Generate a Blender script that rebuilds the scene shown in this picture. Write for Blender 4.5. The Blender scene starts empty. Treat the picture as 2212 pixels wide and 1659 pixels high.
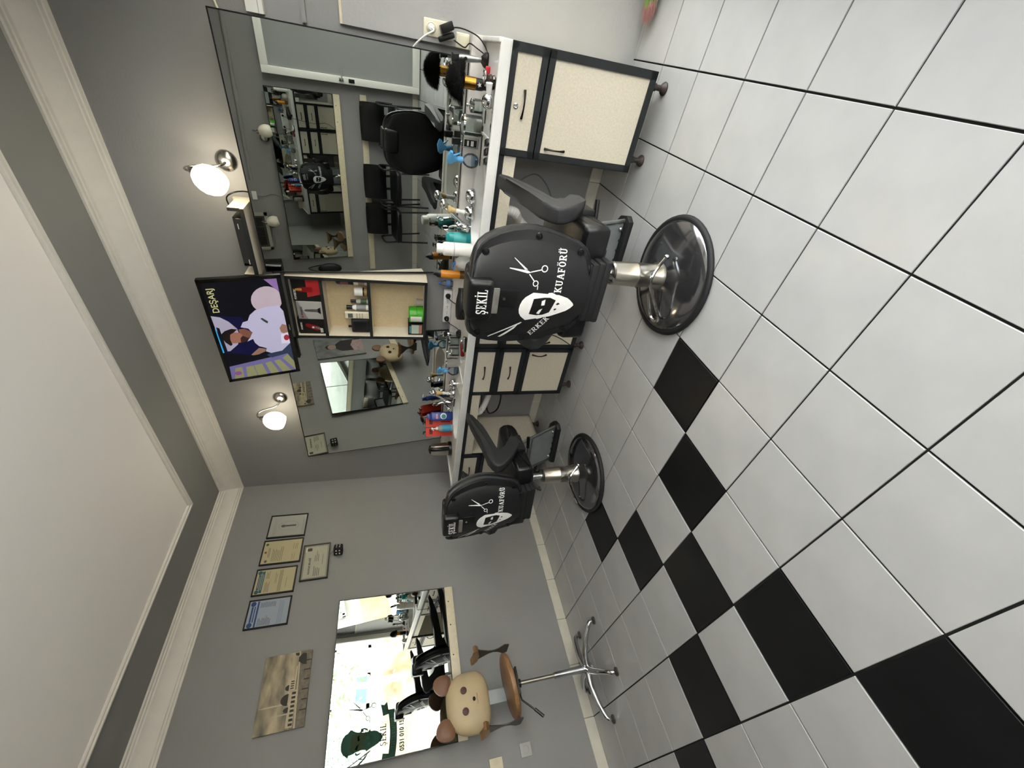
import bpy, bmesh, math, random
from mathutils import Matrix, Vector
random.seed(7)
sc = bpy.context.scene
COL = sc.collection
R = math.radians

# ------------------------------------------------------------------ camera
CAM = Vector((-2.7834, -3.6494, 1.3457))
YAW, PITCH, ROLL, FPX = R(48.661), R(15.636), R(-0.959), 878.12
_F = Vector((math.sin(YAW) * math.cos(PITCH), math.cos(YAW) * math.cos(PITCH), -math.sin(PITCH)))
_R0 = Vector((math.cos(YAW), -math.sin(YAW), 0))
_U0 = _R0.cross(_F)
_RV = math.cos(ROLL) * _R0 + math.sin(ROLL) * _U0
_UV = -math.sin(ROLL) * _R0 + math.cos(ROLL) * _U0
cam_data = bpy.data.cameras.new('camera')
cam_data.sensor_fit = 'HORIZONTAL'
cam_data.sensor_width = 36.0
cam_data.lens = FPX / 2212 * 36.0
cam_data.clip_start = 0.02
cam = bpy.data.objects.new('camera', cam_data)
COL.objects.link(cam)
_ax, _ay, _az = -_UV, _RV, -_F        # the phone was held upright but the file lies on its side
cam.matrix_world = Matrix(((_ax.x, _ay.x, _az.x, CAM.x), (_ax.y, _ay.y, _az.y, CAM.y),
                           (_ax.z, _ay.z, _az.z, CAM.z), (0, 0, 0, 1)))
sc.camera = cam

# ------------------------------------------------------------------ world, exposure
world = bpy.data.worlds.new('sky')
sc.world = world
world.use_nodes = True
_bg = world.node_tree.nodes['Background']
_bg.inputs[0].default_value = (0.955, 0.965, 0.985, 1)
_bg.inputs[1].default_value = 6.5
sun_d = bpy.data.lights.new('sun', 'SUN')
sun_d.energy = 30.0
sun_d.angle = R(3)
sun_d.color = (1.0, 0.995, 0.985)
sun = bpy.data.objects.new('sun', sun_d)
sun.rotation_euler = (R(38), 0, R(-158))
sun.location = (0, -8, 8)
COL.objects.link(sun)
_pl = bpy.data.lights.new('shopfront_portal', 'AREA')
_pl.shape = 'RECTANGLE'
_pl.size, _pl.size_y = 3.9, 2.1
_pl.cycles.is_portal = True
_po = bpy.data.objects.new('shopfront_portal', _pl)
_po.location = (-2.0, -4.27, 1.1)
_po.rotation_euler = (R(90), 0, 0)
COL.objects.link(_po)
sc.view_settings.view_transform = 'Standard'
sc.view_settings.look = 'None'
sc.view_settings.gamma = 1.0
sc.view_settings.use_curve_mapping = False
sc.view_settings.exposure = 0.82
sc.cycles.use_denoising = True
sc.cycles.max_bounces = 12
sc.cycles.diffuse_bounces = 6
sc.cycles.glossy_bounces = 8
sc.cycles.transparent_max_bounces = 16
sc.cycles.caustics_reflective = False
sc.cycles.caustics_refractive = False
sc.cycles.sample_clamp_indirect = 6.0

# ------------------------------------------------------------------ frames
AL = R(1.3)                              # the counter wall runs a little askew to the floor tiles
PIV = Vector((0, -2.85, 0))
RW = Matrix.Rotation(AL, 4, 'Z')
WF = Matrix.Translation(PIV) @ RW @ Matrix.Translation(-PIV)
def wl(x, y, z):
    return WF @ Vector((x, y, z))

# ------------------------------------------------------------------ colours, materials
def lin(h):
    h = h.lstrip('#')
    out = []
    for i in (0, 2, 4):
        c = int(h[i:i + 2], 16) / 255
        out.append(c / 12.92 if c <= 0.04045 else ((c + 0.055) / 1.055) ** 2.4)
    return (*out, 1)
MATS = {}
def mat(name, col, rough=0.5, metal=0.0, spec=0.5, var=0.0, vscale=8.0, bump=0.0, bscale=60.0,
        emit=0.0, trans=0.0, alpha=1.0, coat=0.0, stretch=None, ior=1.45):
    if name in MATS:
        return MATS[name]
    m = bpy.data.materials.new(name)
    m.use_nodes = True
    nt = m.node_tree
    b = nt.nodes['Principled BSDF']
    c = lin(col) if isinstance(col, str) else (*col, 1)
    b.inputs['Base Color'].default_value = c
    b.inputs['Roughness'].default_value = rough
    b.inputs['Metallic'].default_value = metal
    b.inputs['Specular IOR Level'].default_value = spec
    b.inputs['IOR'].default_value = ior
    b.inputs['Coat Weight'].default_value = coat
    b.inputs['Transmission Weight'].default_value = trans
    b.inputs['Alpha'].default_value = alpha
    if emit:
        b.inputs['Emission Color'].default_value = c
        b.inputs['Emission Strength'].default_value = emit
    if var or bump:
        tc = nt.nodes.new('ShaderNodeTexCoord')
        mp = nt.nodes.new('ShaderNodeMapping')
        nt.links.new(tc.outputs['Object'], mp.inputs[0])
        if stretch:
            mp.inputs['Scale'].default_value = stretch
    if var:
        nz = nt.nodes.new('ShaderNodeTexNoise')
        nz.inputs['Scale'].default_value = vscale
        nz.inputs['Detail'].default_value = 6
        nt.links.new(mp.outputs[0], nz.inputs['Vector'])
        rp = nt.nodes.new('ShaderNodeValToRGB')
        rp.color_ramp.elements[0].position = 0.3
        rp.color_ramp.elements[1].position = 0.7
        rp.color_ramp.elements[0].color = tuple(max(0, v * (1 - var)) for v in c[:3]) + (1,)
        rp.color_ramp.elements[1].color = tuple(min(1, v * (1 + var)) for v in c[:3]) + (1,)
        nt.links.new(nz.outputs['Fac'], rp.inputs[0])
        nt.links.new(rp.outputs[0], b.inputs['Base Color'])
    if bump:
        n2 = nt.nodes.new('ShaderNodeTexNoise')
        n2.inputs['Scale'].default_value = bscale
        n2.inputs['Detail'].default_value = 4
        nt.links.new(mp.outputs[0], n2.inputs['Vector'])
        bp = nt.nodes.new('ShaderNodeBump')
        bp.inputs['Strength'].default_value = bump
        bp.inputs['Distance'].default_value = 0.01
        nt.links.new(n2.outputs['Fac'], bp.inputs['Height'])
        nt.links.new(bp.outputs[0], b.inputs['Normal'])
    MATS[name] = m
    return m
def glassmat(name, col, refl=0.12, haze=0.0, rough=0.02):
    """thin sheet: mostly clear, a little mirror-like"""
    if name in MATS:
        return MATS[name]
    m = bpy.data.materials.new(name)
    m.use_nodes = True
    nt = m.node_tree
    nt.nodes.clear()
    out = nt.nodes.new('ShaderNodeOutputMaterial')
    tr = nt.nodes.new('ShaderNodeBsdfTransparent')
    tr.inputs[0].default_value = lin(col)
    gl = nt.nodes.new('ShaderNodeBsdfGlossy')
    gl.inputs['Roughness'].default_value = rough
    lw = nt.nodes.new('ShaderNodeLayerWeight')
    lw.inputs[0].default_value = refl
    mx = nt.nodes.new('ShaderNodeMixShader')
    nt.links.new(lw.outputs['Fresnel'], mx.inputs[0])
    nt.links.new(tr.outputs[0], mx.inputs[1])
    nt.links.new(gl.outputs[0], mx.inputs[2])
    if haze:
        df = nt.nodes.new('ShaderNodeBsdfDiffuse')
        df.inputs[0].default_value = (.72, .74, .73, 1)
        m2 = nt.nodes.new('ShaderNodeMixShader')
        m2.inputs[0].default_value = haze
        nt.links.new(mx.outputs[0], m2.inputs[1])
        nt.links.new(df.outputs[0], m2.inputs[2])
        mx = m2
    nt.links.new(mx.outputs[0], out.inputs[0])
    MATS[name] = m
    return m
def brushed(name, col, rough, var=0.25, vscale=3.0):
    return mat(name, col, rough, 1.0, var=var, vscale=vscale)

M_WALL = mat('grey_wall_paint', '#8b8b8b', 0.75, var=0.035, vscale=2.2, bump=0.12, bscale=90)
M_WALLR = mat('lighter_wall_grey', '#a6a6a5', 0.6, var=0.06, vscale=3.0, bump=0.15, bscale=60)
M_CEIL = mat('ceiling_paint', '#efece7', 0.85, var=0.012, vscale=1.5)
M_BAND = mat('ceiling_band_paint', '#858583', 0.8, var=0.02, vscale=2.5)
M_MOULD = mat('plaster_moulding', '#d8d5cd', 0.7, var=0.03, vscale=14, bump=0.15, bscale=120)
M_TILE = mat('white_floor_tile', '#b0b0af', 0.28, spec=0.5, var=0.055, vscale=5.5, bump=0.015, bscale=12)
M_TILEB = mat('black_floor_tile', '#0e0f11', 0.36, spec=0.35, var=0.25, vscale=7)
M_GROUT = mat('dark_grout', '#1c1b19', 0.9, var=0.2, vscale=20)
M_BASE = mat('baseboard_tile', '#c9c5b8', 0.35, var=0.07, vscale=9)
M_BLACK = mat('black_plastic', '#0b0c0d', 0.38)
M_MATTE = mat('black_matte', '#121314', 0.6)
M_SATIN = mat('black_shell_plastic', '#17181a', 0.42, spec=0.45, bump=0.05, bscale=260)
M_LEATH = mat('black_leatherette', '#0b0c0e', 0.34, spec=0.5, bump=0.08, bscale=140)
M_ARM = mat('dark_grey_polyurethane', '#232426', 0.6, bump=0.06, bscale=200)
M_GLOSSB = mat('glossy_black_enamel', '#08090a', 0.09, spec=0.6, coat=0.6)
M_RUBBER = mat('black_rubber', '#141517', 0.65)
M_CHROME = mat('chrome', '#d2d4d6', 0.08, 1.0)
M_STEEL = brushed('worn_steel', '#b9b5ab', 0.28)
M_ALU = mat('dull_aluminium', '#a3a6a6', 0.42, 1.0, var=0.12, vscale=10)
M_GREYMET = mat('grey_painted_metal', '#8e9496', 0.5, 0.3, var=0.1, vscale=9)
M_WHITE = mat('white_plastic', '#e9e9e6', 0.4)
M_CREAM = mat('cream_plastic', '#e2dcc4', 0.4)
M_DECAL = mat('white_vinyl', '#f2f2f0', 0.5, var=0.03, vscale=30)
M_DECALB = mat('black_vinyl', '#0b0b0c', 0.5)
M_LAM = mat('beige_speckled_laminate', '#d2cab8', 0.5, var=0.075, vscale=110)
M_STRIPW = mat('pale_wood_strip', '#d5cab0', 0.5, var=0.06, vscale=40)
M_EDGEB = mat('black_cabinet_frame', '#1d2123', 0.5, var=0.2, vscale=12)
M_MARBLE = mat('white_cast_marble', '#dededb', 0.24, spec=0.5, var=0.05, vscale=10)
M_SPLASH = mat('cast_marble_ledge', '#d2cdc8', 0.3, var=0.06, vscale=12)
M_MIRROR = mat('mirror_silver', '#d3d8d4', 0.0, 1.0)
M_MEDGE = mat('mirror_black_edge', '#0d0e12', 0.3)
M_UPVC = mat('white_upvc', '#dfdfd8', 0.4, var=0.02, vscale=10)
M_PANE = glassmat('window_glass', '#fcfdfc', 0.10)
M_DOORP = glassmat('door_glass', '#f7f9f8', 0.3, haze=0.3)
M_DARKMET = mat('dark_bronze_handle', '#2b2826', 0.4, 0.8)
M_FOOTBR = mat('brown_plastic_foot', '#3a302c', 0.5)
M_PAPER = mat('paper', '#d9d9d3', 0.7)
M_INK = mat('grey_ink', '#6d6d6b', 0.8)
M_WOOD = mat('walnut_wood', '#8a6644', 0.4, var=0.28, vscale=4.0, stretch=(2, 14, 14))
M_TAN = mat('tan_leather', '#b6a482', 0.5, var=0.05, vscale=10, bump=0.1, bscale=180)
M_BROWN = mat('brown_leather', '#75543f', 0.5, var=0.15, vscale=9, bump=0.12, bscale=120)
M_DARKG = mat('dark_grey_metal', '#55534e', 0.5, 0.6, var=0.12, vscale=12)
M_BLUE = mat('sky_blue_plastic', '#5aa6dc', 0.3)
M_CLEAR = glassmat('clear_plastic', '#edf4f9', 0.25, haze=0.05)
M_CLEARG = glassmat('clear_glass', '#f2f6f4', 0.30, haze=0.04)

# ------------------------------------------------------------------ mesh builder
class MB:
    def __init__(self):
        self.v, self.f = [], []
    def add(self, vs, fs, m=None):
        o = len(self.v)
        for p in vs:
            p = Vector(p)
            self.v.append(tuple(m @ p) if m is not None else tuple(p))
        self.f += [tuple(i + o for i in f) for f in fs]
        return self
    def box(self, c, s, m=None):
        x, y, z = (k / 2 for k in s)
        vs = [(c[0] + a * x, c[1] + b * y, c[2] + d * z) for d in (-1, 1) for b in (-1, 1) for a in (-1, 1)]
        return self.add(vs, [(0, 2, 3, 1), (4, 5, 7, 6), (0, 1, 5, 4), (2, 6, 7, 3), (0, 4, 6, 2), (1, 3, 7, 5)], m)
    def bb(self, lo, hi, m=None):
        return self.box([(a + b) / 2 for a, b in zip(lo, hi)], [abs(b - a) for a, b in zip(lo, hi)], m)
    def rbox(self, c, s, r=0.01, seg=2, m=None):
        b = bmesh.new()
        bmesh.ops.create_cube(b, size=1)
        for v in b.verts:
            v.co = Vector((v.co.x * s[0] + c[0], v.co.y * s[1] + c[1], v.co.z * s[2] + c[2]))
        r = min(r, min(s) * 0.49)
        bmesh.ops.bevel(b, geom=list(b.edges), offset=r, segments=seg, profile=0.6, affect='EDGES')
        b.verts.index_update()
        self.add([v.co.copy() for v in b.verts], [[v.index for v in f.verts] for f in b.faces], m)
        b.free()
        return self
    def lathe(self, prof, n=24, m=None, arc=None):
        vs, fs = [], []
        k = len(prof)
        full = arc is None
        a0, a1 = (0, 2 * math.pi) if full else arc
        cols = n if full else n + 1
        for i in range(cols):
            a = a0 + (a1 - a0) * i / n
            for r, z in prof:
                vs.append((r * math.cos(a), r * math.sin(a), z))
        for i in range(n):
            j = (i + 1) % cols
            for q in range(k - 1):
                fs.append((i * k + q, j * k + q, j * k + q + 1, i * k + q + 1))
        return self.add(vs, fs, m)
    def cyl(self, p0, p1, r0, r1=None, n=16, m=None):
        r1 = r0 if r1 is None else r1
        p0, p1 = Vector(p0), Vector(p1)
        d = p1 - p0
        q = d.to_track_quat('Z', 'Y').to_matrix().to_4x4()
        L = d.length
        t = Matrix.Translation(p0) @ q
        if m is not None:
            t = m @ t
        return self.lathe([(0, 0), (r0, 0), (r1, L), (0, L)], n, t)
    def tube(self, pts, r, n=8, m=None, closed=False):
        pts = [Vector(p) for p in pts]
        N = len(pts)
        rs = r if isinstance(r, (list, tuple)) else [r] * N
        vs, fs = [], []
        up = None
        for i, p in enumerate(pts):
            a = pts[(i - 1) % N] if (i or closed) else p
            b = pts[(i + 1) % N] if (i < N - 1 or closed) else p
            t = (b - a).normalized()
            if up is None:
                up = Vector((0, 0, 1)) if abs(t.z) < 0.9 else Vector((1, 0, 0))
            s = t.cross(up)
            if s.length < 1e-6:
                s = t.orthogonal()
            s.normalize()
            up = s.cross(t).normalized()
            for k in range(n):
                an = 2 * math.pi * k / n
                vs.append(p + (s * math.cos(an) + up * math.sin(an)) * rs[i])
        rng = N if closed else N - 1
        for i in range(rng):
            j = (i + 1) % N
            for k in range(n):
                fs.append((i * n + k, i * n + (k + 1) % n, j * n + (k + 1) % n, j * n + k))
        if not closed:
            fs.append(tuple(range(n))[::-1])
            fs.append(tuple((N - 1) * n + k for k in range(n)))
        return self.add(vs, fs, m)
    def prism(self, poly, t0, t1, m=None):
        """polygon in local xy, extruded along z from t0 to t1"""
        n = len(poly)
        vs = [(x, y, t0) for x, y in poly] + [(x, y, t1) for x, y in poly]
        fs = [tuple(range(n))[::-1], tuple(range(n, 2 * n))]
        fs += [(i, (i + 1) % n, n + (i + 1) % n, n + i) for i in range(n)]
        return self.add(vs, fs, m)
    def flat(self, poly, z=0.0, m=None):
        return self.add([(x, y, z) for x, y in poly], [tuple(range(len(poly)))], m)
    def ell(self, c, r, nu=20, nv=12, m=None):
        vs, fs = [], []
        for i in range(nv + 1):
            a = math.pi * i / nv
            for j in range(nu):
                b = 2 * math.pi * j / nu
                vs.append((c[0] + r[0] * math.sin(a) * math.cos(b), c[1] + r[1] * math.sin(a) * math.sin(b), c[2] - r[2] * math.cos(a)))
        for i in range(nv):
            for j in range(nu):
                fs.append((i * nu + j, i * nu + (j + 1) % nu, (i + 1) * nu + (j + 1) % nu, (i + 1) * nu + j))
        return self.add(vs, fs, m)

def smoothpath(pts, k=6):
    """Catmull-Rom through the points"""
    P = [Vector(p) for p in pts]
    out = []
    for i in range(len(P) - 1):
        a, b, c, d = P[max(i - 1, 0)], P[i], P[i + 1], P[min(i + 2, len(P) - 1)]
        for j in range(k):
            t = j / k
            out.append(0.5 * ((2 * b) + (c - a) * t + (2 * a - 5 * b + 4 * c - d) * t * t + (3 * b - a - 3 * c + d) * t ** 3))
    out.append(P[-1])
    return out

def mesh(name, mb, m, ang=38):
    me = bpy.data.meshes.new(name)
    me.from_pydata(mb.v, [], mb.f)
    b = bmesh.new()
    b.from_mesh(me)
    bmesh.ops.remove_doubles(b, verts=b.verts, dist=1e-6)
    bmesh.ops.recalc_face_normals(b, faces=b.faces)
    b.to_mesh(me)
    b.free()
    me.materials.append(m)
    if ang:
        me.polygons.foreach_set('use_smooth', [True] * len(me.polygons))
        me.set_sharp_from_angle(angle=R(ang))
    me.update()
    return me
def flatmesh(name, mb, m):
    me = bpy.data.meshes.new(name)
    me.from_pydata(mb.v, [], mb.f)
    me.materials.append(m)
    me.update()
    return me
def link(name, me, parent=None, loc=None, rz=None, mw=None):
    o = bpy.data.objects.new(name, me)
    COL.objects.link(o)
    if parent is not None:
        o.parent = parent
    if loc is not None:
        o.location = loc
    if rz is not None:
        o.rotation_euler = (0, 0, rz)
    if mw is not None:
        o.matrix_local = mw
    return o
def part(name, mb, m, parent, ang=38, label=None, mw=None):
    o = link(name, mesh(name, mb, m, ang), parent, mw=mw)
    if label:
        o['label'] = label
    return o
def tag(o, label, cat, group=None):
    o['label'] = label
    o['category'] = cat
    if group:
        o['group'] = group
    return o
def thing(name, label, cat, loc=(0, 0, 0), rz=0.0, group=None, mw=None):
    o = link(name, None, loc=loc, rz=rz, mw=mw)
    o.empty_display_size = 0.05
    return tag(o, label, cat, group)
def solo(name, mb, m, label, cat, loc=(0, 0, 0), rz=0.0, group=None, ang=38, mw=None):
    o = link(name, mesh(name, mb, m, ang), loc=loc, rz=rz, mw=mw)
    return tag(o, label, cat, group)
def struct(name, mb, m, ang=38, mw=None, label=None, cat=None):
    o = link(name, mesh(name, mb, m, ang) if mb else None, mw=mw)
    o['kind'] = 'structure'
    if label:
        o['label'] = label
    if cat:
        o['category'] = cat
    return o
def dup(root, loc, rz, label=None, group=None):
    r = root.copy()
    COL.objects.link(r)
    r.location = loc
    r.rotation_euler = (0, 0, rz)
    if label:
        r['label'] = label
    if group:
        r['group'] = group
    for ch in list(root.children):
        c = ch.copy()
        COL.objects.link(c)
        c.parent = r
        for g in list(ch.children):
            d = g.copy()
            COL.objects.link(d)
            d.parent = c
    return r

# ------------------------------------------------------------------ lettering: slab-serif strokes, and the built-in font
def _arc(cx, cy, rx, ry, a0, a1, w, n=10):
    out = []
    for i in range(n):
        t0, t1 = a0 + (a1 - a0) * i / n, a0 + (a1 - a0) * (i + 1) / n
        c = [(R(t0), 1), (R(t1), 1), (R(t1), 0), (R(t0), 0)]
        out.append([(cx + (rx - (0 if k else w)) * math.cos(t), cy + (ry - (0 if k else w * .75)) * math.sin(t)) for t, k in c])
    return out
def _ln(x0, y0, x1, y1, w):
    d = math.hypot(x1 - x0, y1 - y0)
    nx, ny = -(y1 - y0) / d * w / 2, (x1 - x0) / d * w / 2
    return [(x0 + nx, y0 + ny), (x1 + nx, y1 + ny), (x1 - nx, y1 - ny), (x0 - nx, y0 - ny)]
def _rc(x0, y0, x1, y1):
    return [(x0, y0), (x1, y0), (x1, y1), (x0, y1)]
def slab(ch):
    s, t = 0.16, 0.11                     # stem, serif
    stem = lambda x: [_rc(x, 0, x + s, 1), _rc(x - .08, 0, x + s + .08, t), _rc(x - .08, 1 - t, x + s + .08, 1)]
    if ch == 'E':
        return stem(.08) + [_rc(.08, 1 - t, .58, 1), _rc(.5, .74, .58, 1), _rc(.08, 0, .6, t), _rc(.52, 0, .6, .27), _rc(.08, .45, .42, .45 + t), _rc(.36, .36, .42, .66)], .66
    if ch == 'F':
        return stem(.08) + [_rc(.08, 1 - t, .58, 1), _rc(.5, .74, .58, 1), _rc(.08, .45, .42, .45 + t), _rc(.36, .36, .42, .66)], .62
    if ch == 'L':
        return stem(.08) + [_rc(.08, 0, .58, t), _rc(.5, 0, .58, .3)], .64
    if ch in 'Iİ':
        g = stem(.08)
        if ch == 'İ':
            g += [_rc(.08, 1.08, .24, 1.22)]
        return g, .34
    if ch == 'K':
        return stem(.08) + [_ln(.22, .42, .55, .95, .13), _ln(.3, .56, .6, .05, .17), _rc(.44, 1 - t, .68, 1), _rc(.48, 0, .74, t)], .76
    if ch == 'R':
        return stem(.08) + [_rc(.1, 1 - t, .38, 1), _rc(.1, .43, .38, .43 + t)] + _arc(.38, .715, .24, .285, -90, 90, .15) + [_ln(.36, .46, .58, .06, .16), _rc(.48, 0, .72, t)], .74
    if ch == 'A':
        return [_ln(.12, .05, .36, .98, .11), _ln(.36, .98, .62, .05, .18), _rc(.22, .28, .54, .37), _rc(0, 0, .25, t), _rc(.48, 0, .76, t)], .78
    if ch in 'UÜ':
        g = [_rc(.08, .3, .08 + s, 1), _rc(.48, .3, .48 + s * .8, 1), _rc(0, 1 - t, .32, 1), _rc(.4, 1 - t, .7, 1)] + _arc(.345, .3, .265, .3, 180, 360, .15)
        if ch == 'Ü':
            g += [_rc(.16, 1.08, .29, 1.2), _rc(.42, 1.08, .55, 1.2)]
        return g, .74
    if ch in 'OÖ':
        g = _arc(.34, .5, .31, .5, 0, 360, .16, 20)
        if ch == 'Ö':
            g += [_rc(.16, 1.08, .29, 1.2), _rc(.4, 1.08, .53, 1.2)]
        return g, .7
    if ch in 'SŞ':
        g = _arc(.3, .73, .25, .27, 30, 270, .15) + _arc(.3, .27, .25, .27, -150, 90, .15) + [_rc(.47, .66, .54, .98), _rc(.05, .02, .12, .34)]
        if ch == 'Ş':
            g += [_rc(.25, -.2, .35, 0), _rc(.15, -.24, .35, -.16)]
        return g, .62
    return [], .35
def slab_text(s, h=1.0, w=1.0, gap=.06):
    out, x = [], 0.0
    for ch in s:
        g, adv = slab(ch)
        out += [[((px + x) * h * w, py * h) for px, py in q] for q in g]
        x += adv + gap
    return out, (x - gap) * h * w
def font_mesh(name, s, size, m, align='CENTER', bold=0.0, sx=1.0):
    cu = bpy.data.curves.new(name, 'FONT')
    cu.body = s
    cu.size = size
    cu.align_x = align
    cu.align_y = 'CENTER'
    cu.offset = bold
    cu.resolution_u = 3
    o = bpy.data.objects.new(name, cu)
    COL.objects.link(o)
    bpy.context.view_layer.update()
    me = bpy.data.meshes.new_from_object(o.evaluated_get(bpy.context.evaluated_depsgraph_get()))
    bpy.data.objects.remove(o)
    bpy.data.curves.remove(cu)
    if sx != 1.0:
        for v in me.vertices:
            v.co.x *= sx
    me.materials.clear()
    me.materials.append(m)
    me.name = name
    return me
def circ(cx, cy, r, n=20, ry=None):
    ry = r if ry is None else ry
    return [(cx + r * math.cos(2 * math.pi * i / n), cy + ry * math.sin(2 * math.pi * i / n)) for i in range(n)]
def ring(cx, cy, r, w, n=20):
    o = []
    for i in range(n):
        a, b = 2 * math.pi * i / n, 2 * math.pi * (i + 1) / n
        o.append([(cx + r * math.cos(a), cy + r * math.sin(a)), (cx + r * math.cos(b), cy + r * math.sin(b)),
                  (cx + (r - w) * math.cos(b), cy + (r - w) * math.sin(b)), (cx + (r - w) * math.cos(a), cy + (r - w) * math.sin(a))])
    return o
# plane frames: local x = right for the viewer, local y = up, local z = towards the viewer
def face_frame(o, normal, up=(0, 0, 1)):
    n = Vector(normal).normalized()
    u = Vector(up)
    x = u.cross(n).normalized()
    y = n.cross(x)
    return Matrix(((x.x, y.x, n.x, o[0]), (x.y, y.y, n.y, o[1]), (x.z, y.z, n.z, o[2]), (0, 0, 0, 1)))
# ================================================================== structure
S = 0.335
def tx(t): return (t - 1.03) * S
def ty(t): return (t - 11.0) * S
HC = 2.93
XL, YF = -4.03, -4.13
# floor: dark grout bed with every tile laid on it
floor = struct('floor', MB().bb((XL - .12, YF - .14, -.06), (.14, .12, -.006)), M_GROUT, label='floor of white tiles with a black tile cross', cat='floor')
tm = {}
def tile_mesh(w, d, black):
    k = (round(w, 3), round(d, 3), black)
    if k not in tm:
        g = .0034
        x, y, b = w / 2 - g, d / 2 - g, .0015
        vs = [(-x, -y, -.006), (x, -y, -.006), (x, y, -.006), (-x, y, -.006), (-x, -y, -.0012), (x, -y, -.0012), (x, y, -.0012), (-x, y, -.0012),
              (-x + b, -y + b, 0), (x - b, -y + b, 0), (x - b, y - b, 0), (-x + b, y - b, 0)]
        fs = [(8, 9, 10, 11)] + [(i, (i + 1) % 4, 4 + (i + 1) % 4, 4 + i) for i in range(4)] + [(4 + i, 4 + (i + 1) % 4, 8 + (i + 1) % 4, 8 + i) for i in range(4)]
        me = bpy.data.meshes.new('tile')
        me.from_pydata(vs, [], fs)
        me.materials.append(M_TILEB if black else M_TILE)
        tm[k] = me
    return tm[k]
for a in range(-2, 11):
    x1, x0 = tx(-a), tx(-a - 1)
    if a == -2:
        x0, x1 = tx(1), .07
    for b in range(-2, 11):
        y0, y1 = ty(b), ty(b + 1)
        if b == -2:
            y0 = YF - .1
        blk = 3 <= a <= 7 and 3 <= b <= 7 and (a == b or a + b == 10)
        o = link('tile', tile_mesh(x1 - x0, y1 - y0, blk), floor, ((x0 + x1) / 2, (y0 + y1) / 2, 0))
        o.rotation_euler = (R(random.uniform(-.03, .03)), R(random.uniform(-.03, .03)), 0)

# ---- walls
struct('wall_back', MB().bb((XL - .12, 0, 0), (.1, .12, HC + .1)), M_WALL, label='plain grey painted back wall', cat='wall')
struct('wall_left', MB().bb((XL - .12, YF - .12, 0), (XL, .12, HC + .1)), M_WALL, label='grey wall behind the waiting chairs', cat='wall')
struct('wall_right', MB().bb((0, YF - .2, 0), (.12, .16, HC + .1)), M_WALL, mw=WF, label='grey wall behind the counter and mirrors', cat='wall')
# lighter grey lower panel at the shopfront end of the counter wall
o = struct('trim_1', MB().bb((-.012, YF - .05, 0), (0, -3.585, 1.58)), M_WALLR, mw=WF, label='lighter panel on the wall beside the big mirror', cat='panel')
part('top_edge', MB().bb((-.016, YF - .05, 1.58), (0, -3.575, 1.592)), M_STRIPW, o)
part('edge_bead', MB().bb((-.018, -3.600, 0), (0, -3.575, 1.58)), M_WALLR, o)
o = struct('trim_2', MB().bb((-.03, YF - .05, 1.925), (0, -3.55, 1.998)), M_UPVC, mw=WF, label='white horizontal trunking above the light panel', cat='trunking')
part('lid_seam', MB().bb((-.0315, YF - .05, 1.944), (-.029, -3.55, 1.947)), M_WALLR, o)
part('wall_rib', MB().bb((-.015, YF - .05, 1.745), (0, -3.55, 1.765)), M_WALL, o)
# ---- ceiling
CRN = [Vector((-.065, 0)), Vector((XL, 0)), Vector((XL, YF)), Vector((.029, YF))]
INS = [Vector((-1, -1)), Vector((1, -1)), Vector((1, 1)), Vector((-1, 1))]
def ringmesh(prof, mb=None):
    mb = mb or MB()
    k = len(prof)
    vs = []
    for c, i in zip(CRN, INS):
        for d, z in prof:
            p = c + i * d
            vs.append((p.x, p.y, z))
    fs = []
    for a in range(4):
        b = (a + 1) % 4
        for q in range(k - 1):
            fs.append((a * k + q, b * k + q, b * k + q + 1, a * k + q + 1))
    return mb.add(vs, fs)
ceil = struct('ceiling', MB().bb((XL - .12, YF - .12, HC), (.14, .12, HC + .1)), M_CEIL, label='pale flat ceiling with a dark grey border', cat='ceiling')
part('painted_border', ringmesh([(.1, HC - .001), (.1, HC - .003), (.5, HC - .003), (.5, HC - .001)]), M_BAND, ceil, 10, label='dark grey painted border')
struct('trim_3', ringmesh([(0, 2.785), (.010, 2.785), (.012, 2.797), (.020, 2.800), (.022, 2.812), (.030, 2.815), (.034, 2.83),
                           (.046, 2.852), (.066, 2.876), (.092, 2.892), (.096, 2.902), (.106, 2.904), (.108, 2.914), (.122, 2.916), (.124, 2.926), (.124, 2.93)]),
       M_MOULD, 25, label='cream plaster cove moulding around the ceiling', cat='moulding')
struct('trim_4', ringmesh([(.478, HC), (.478, 2.921), (.484, 2.917), (.494, 2.917), (.498, 2.909), (.512, 2.907), (.516, 2.915), (.526, 2.917), (.53, 2.923), (.53, HC)]),
       M_MOULD, 25, label='thin plaster moulding framing the pale ceiling field', cat='moulding')
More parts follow.
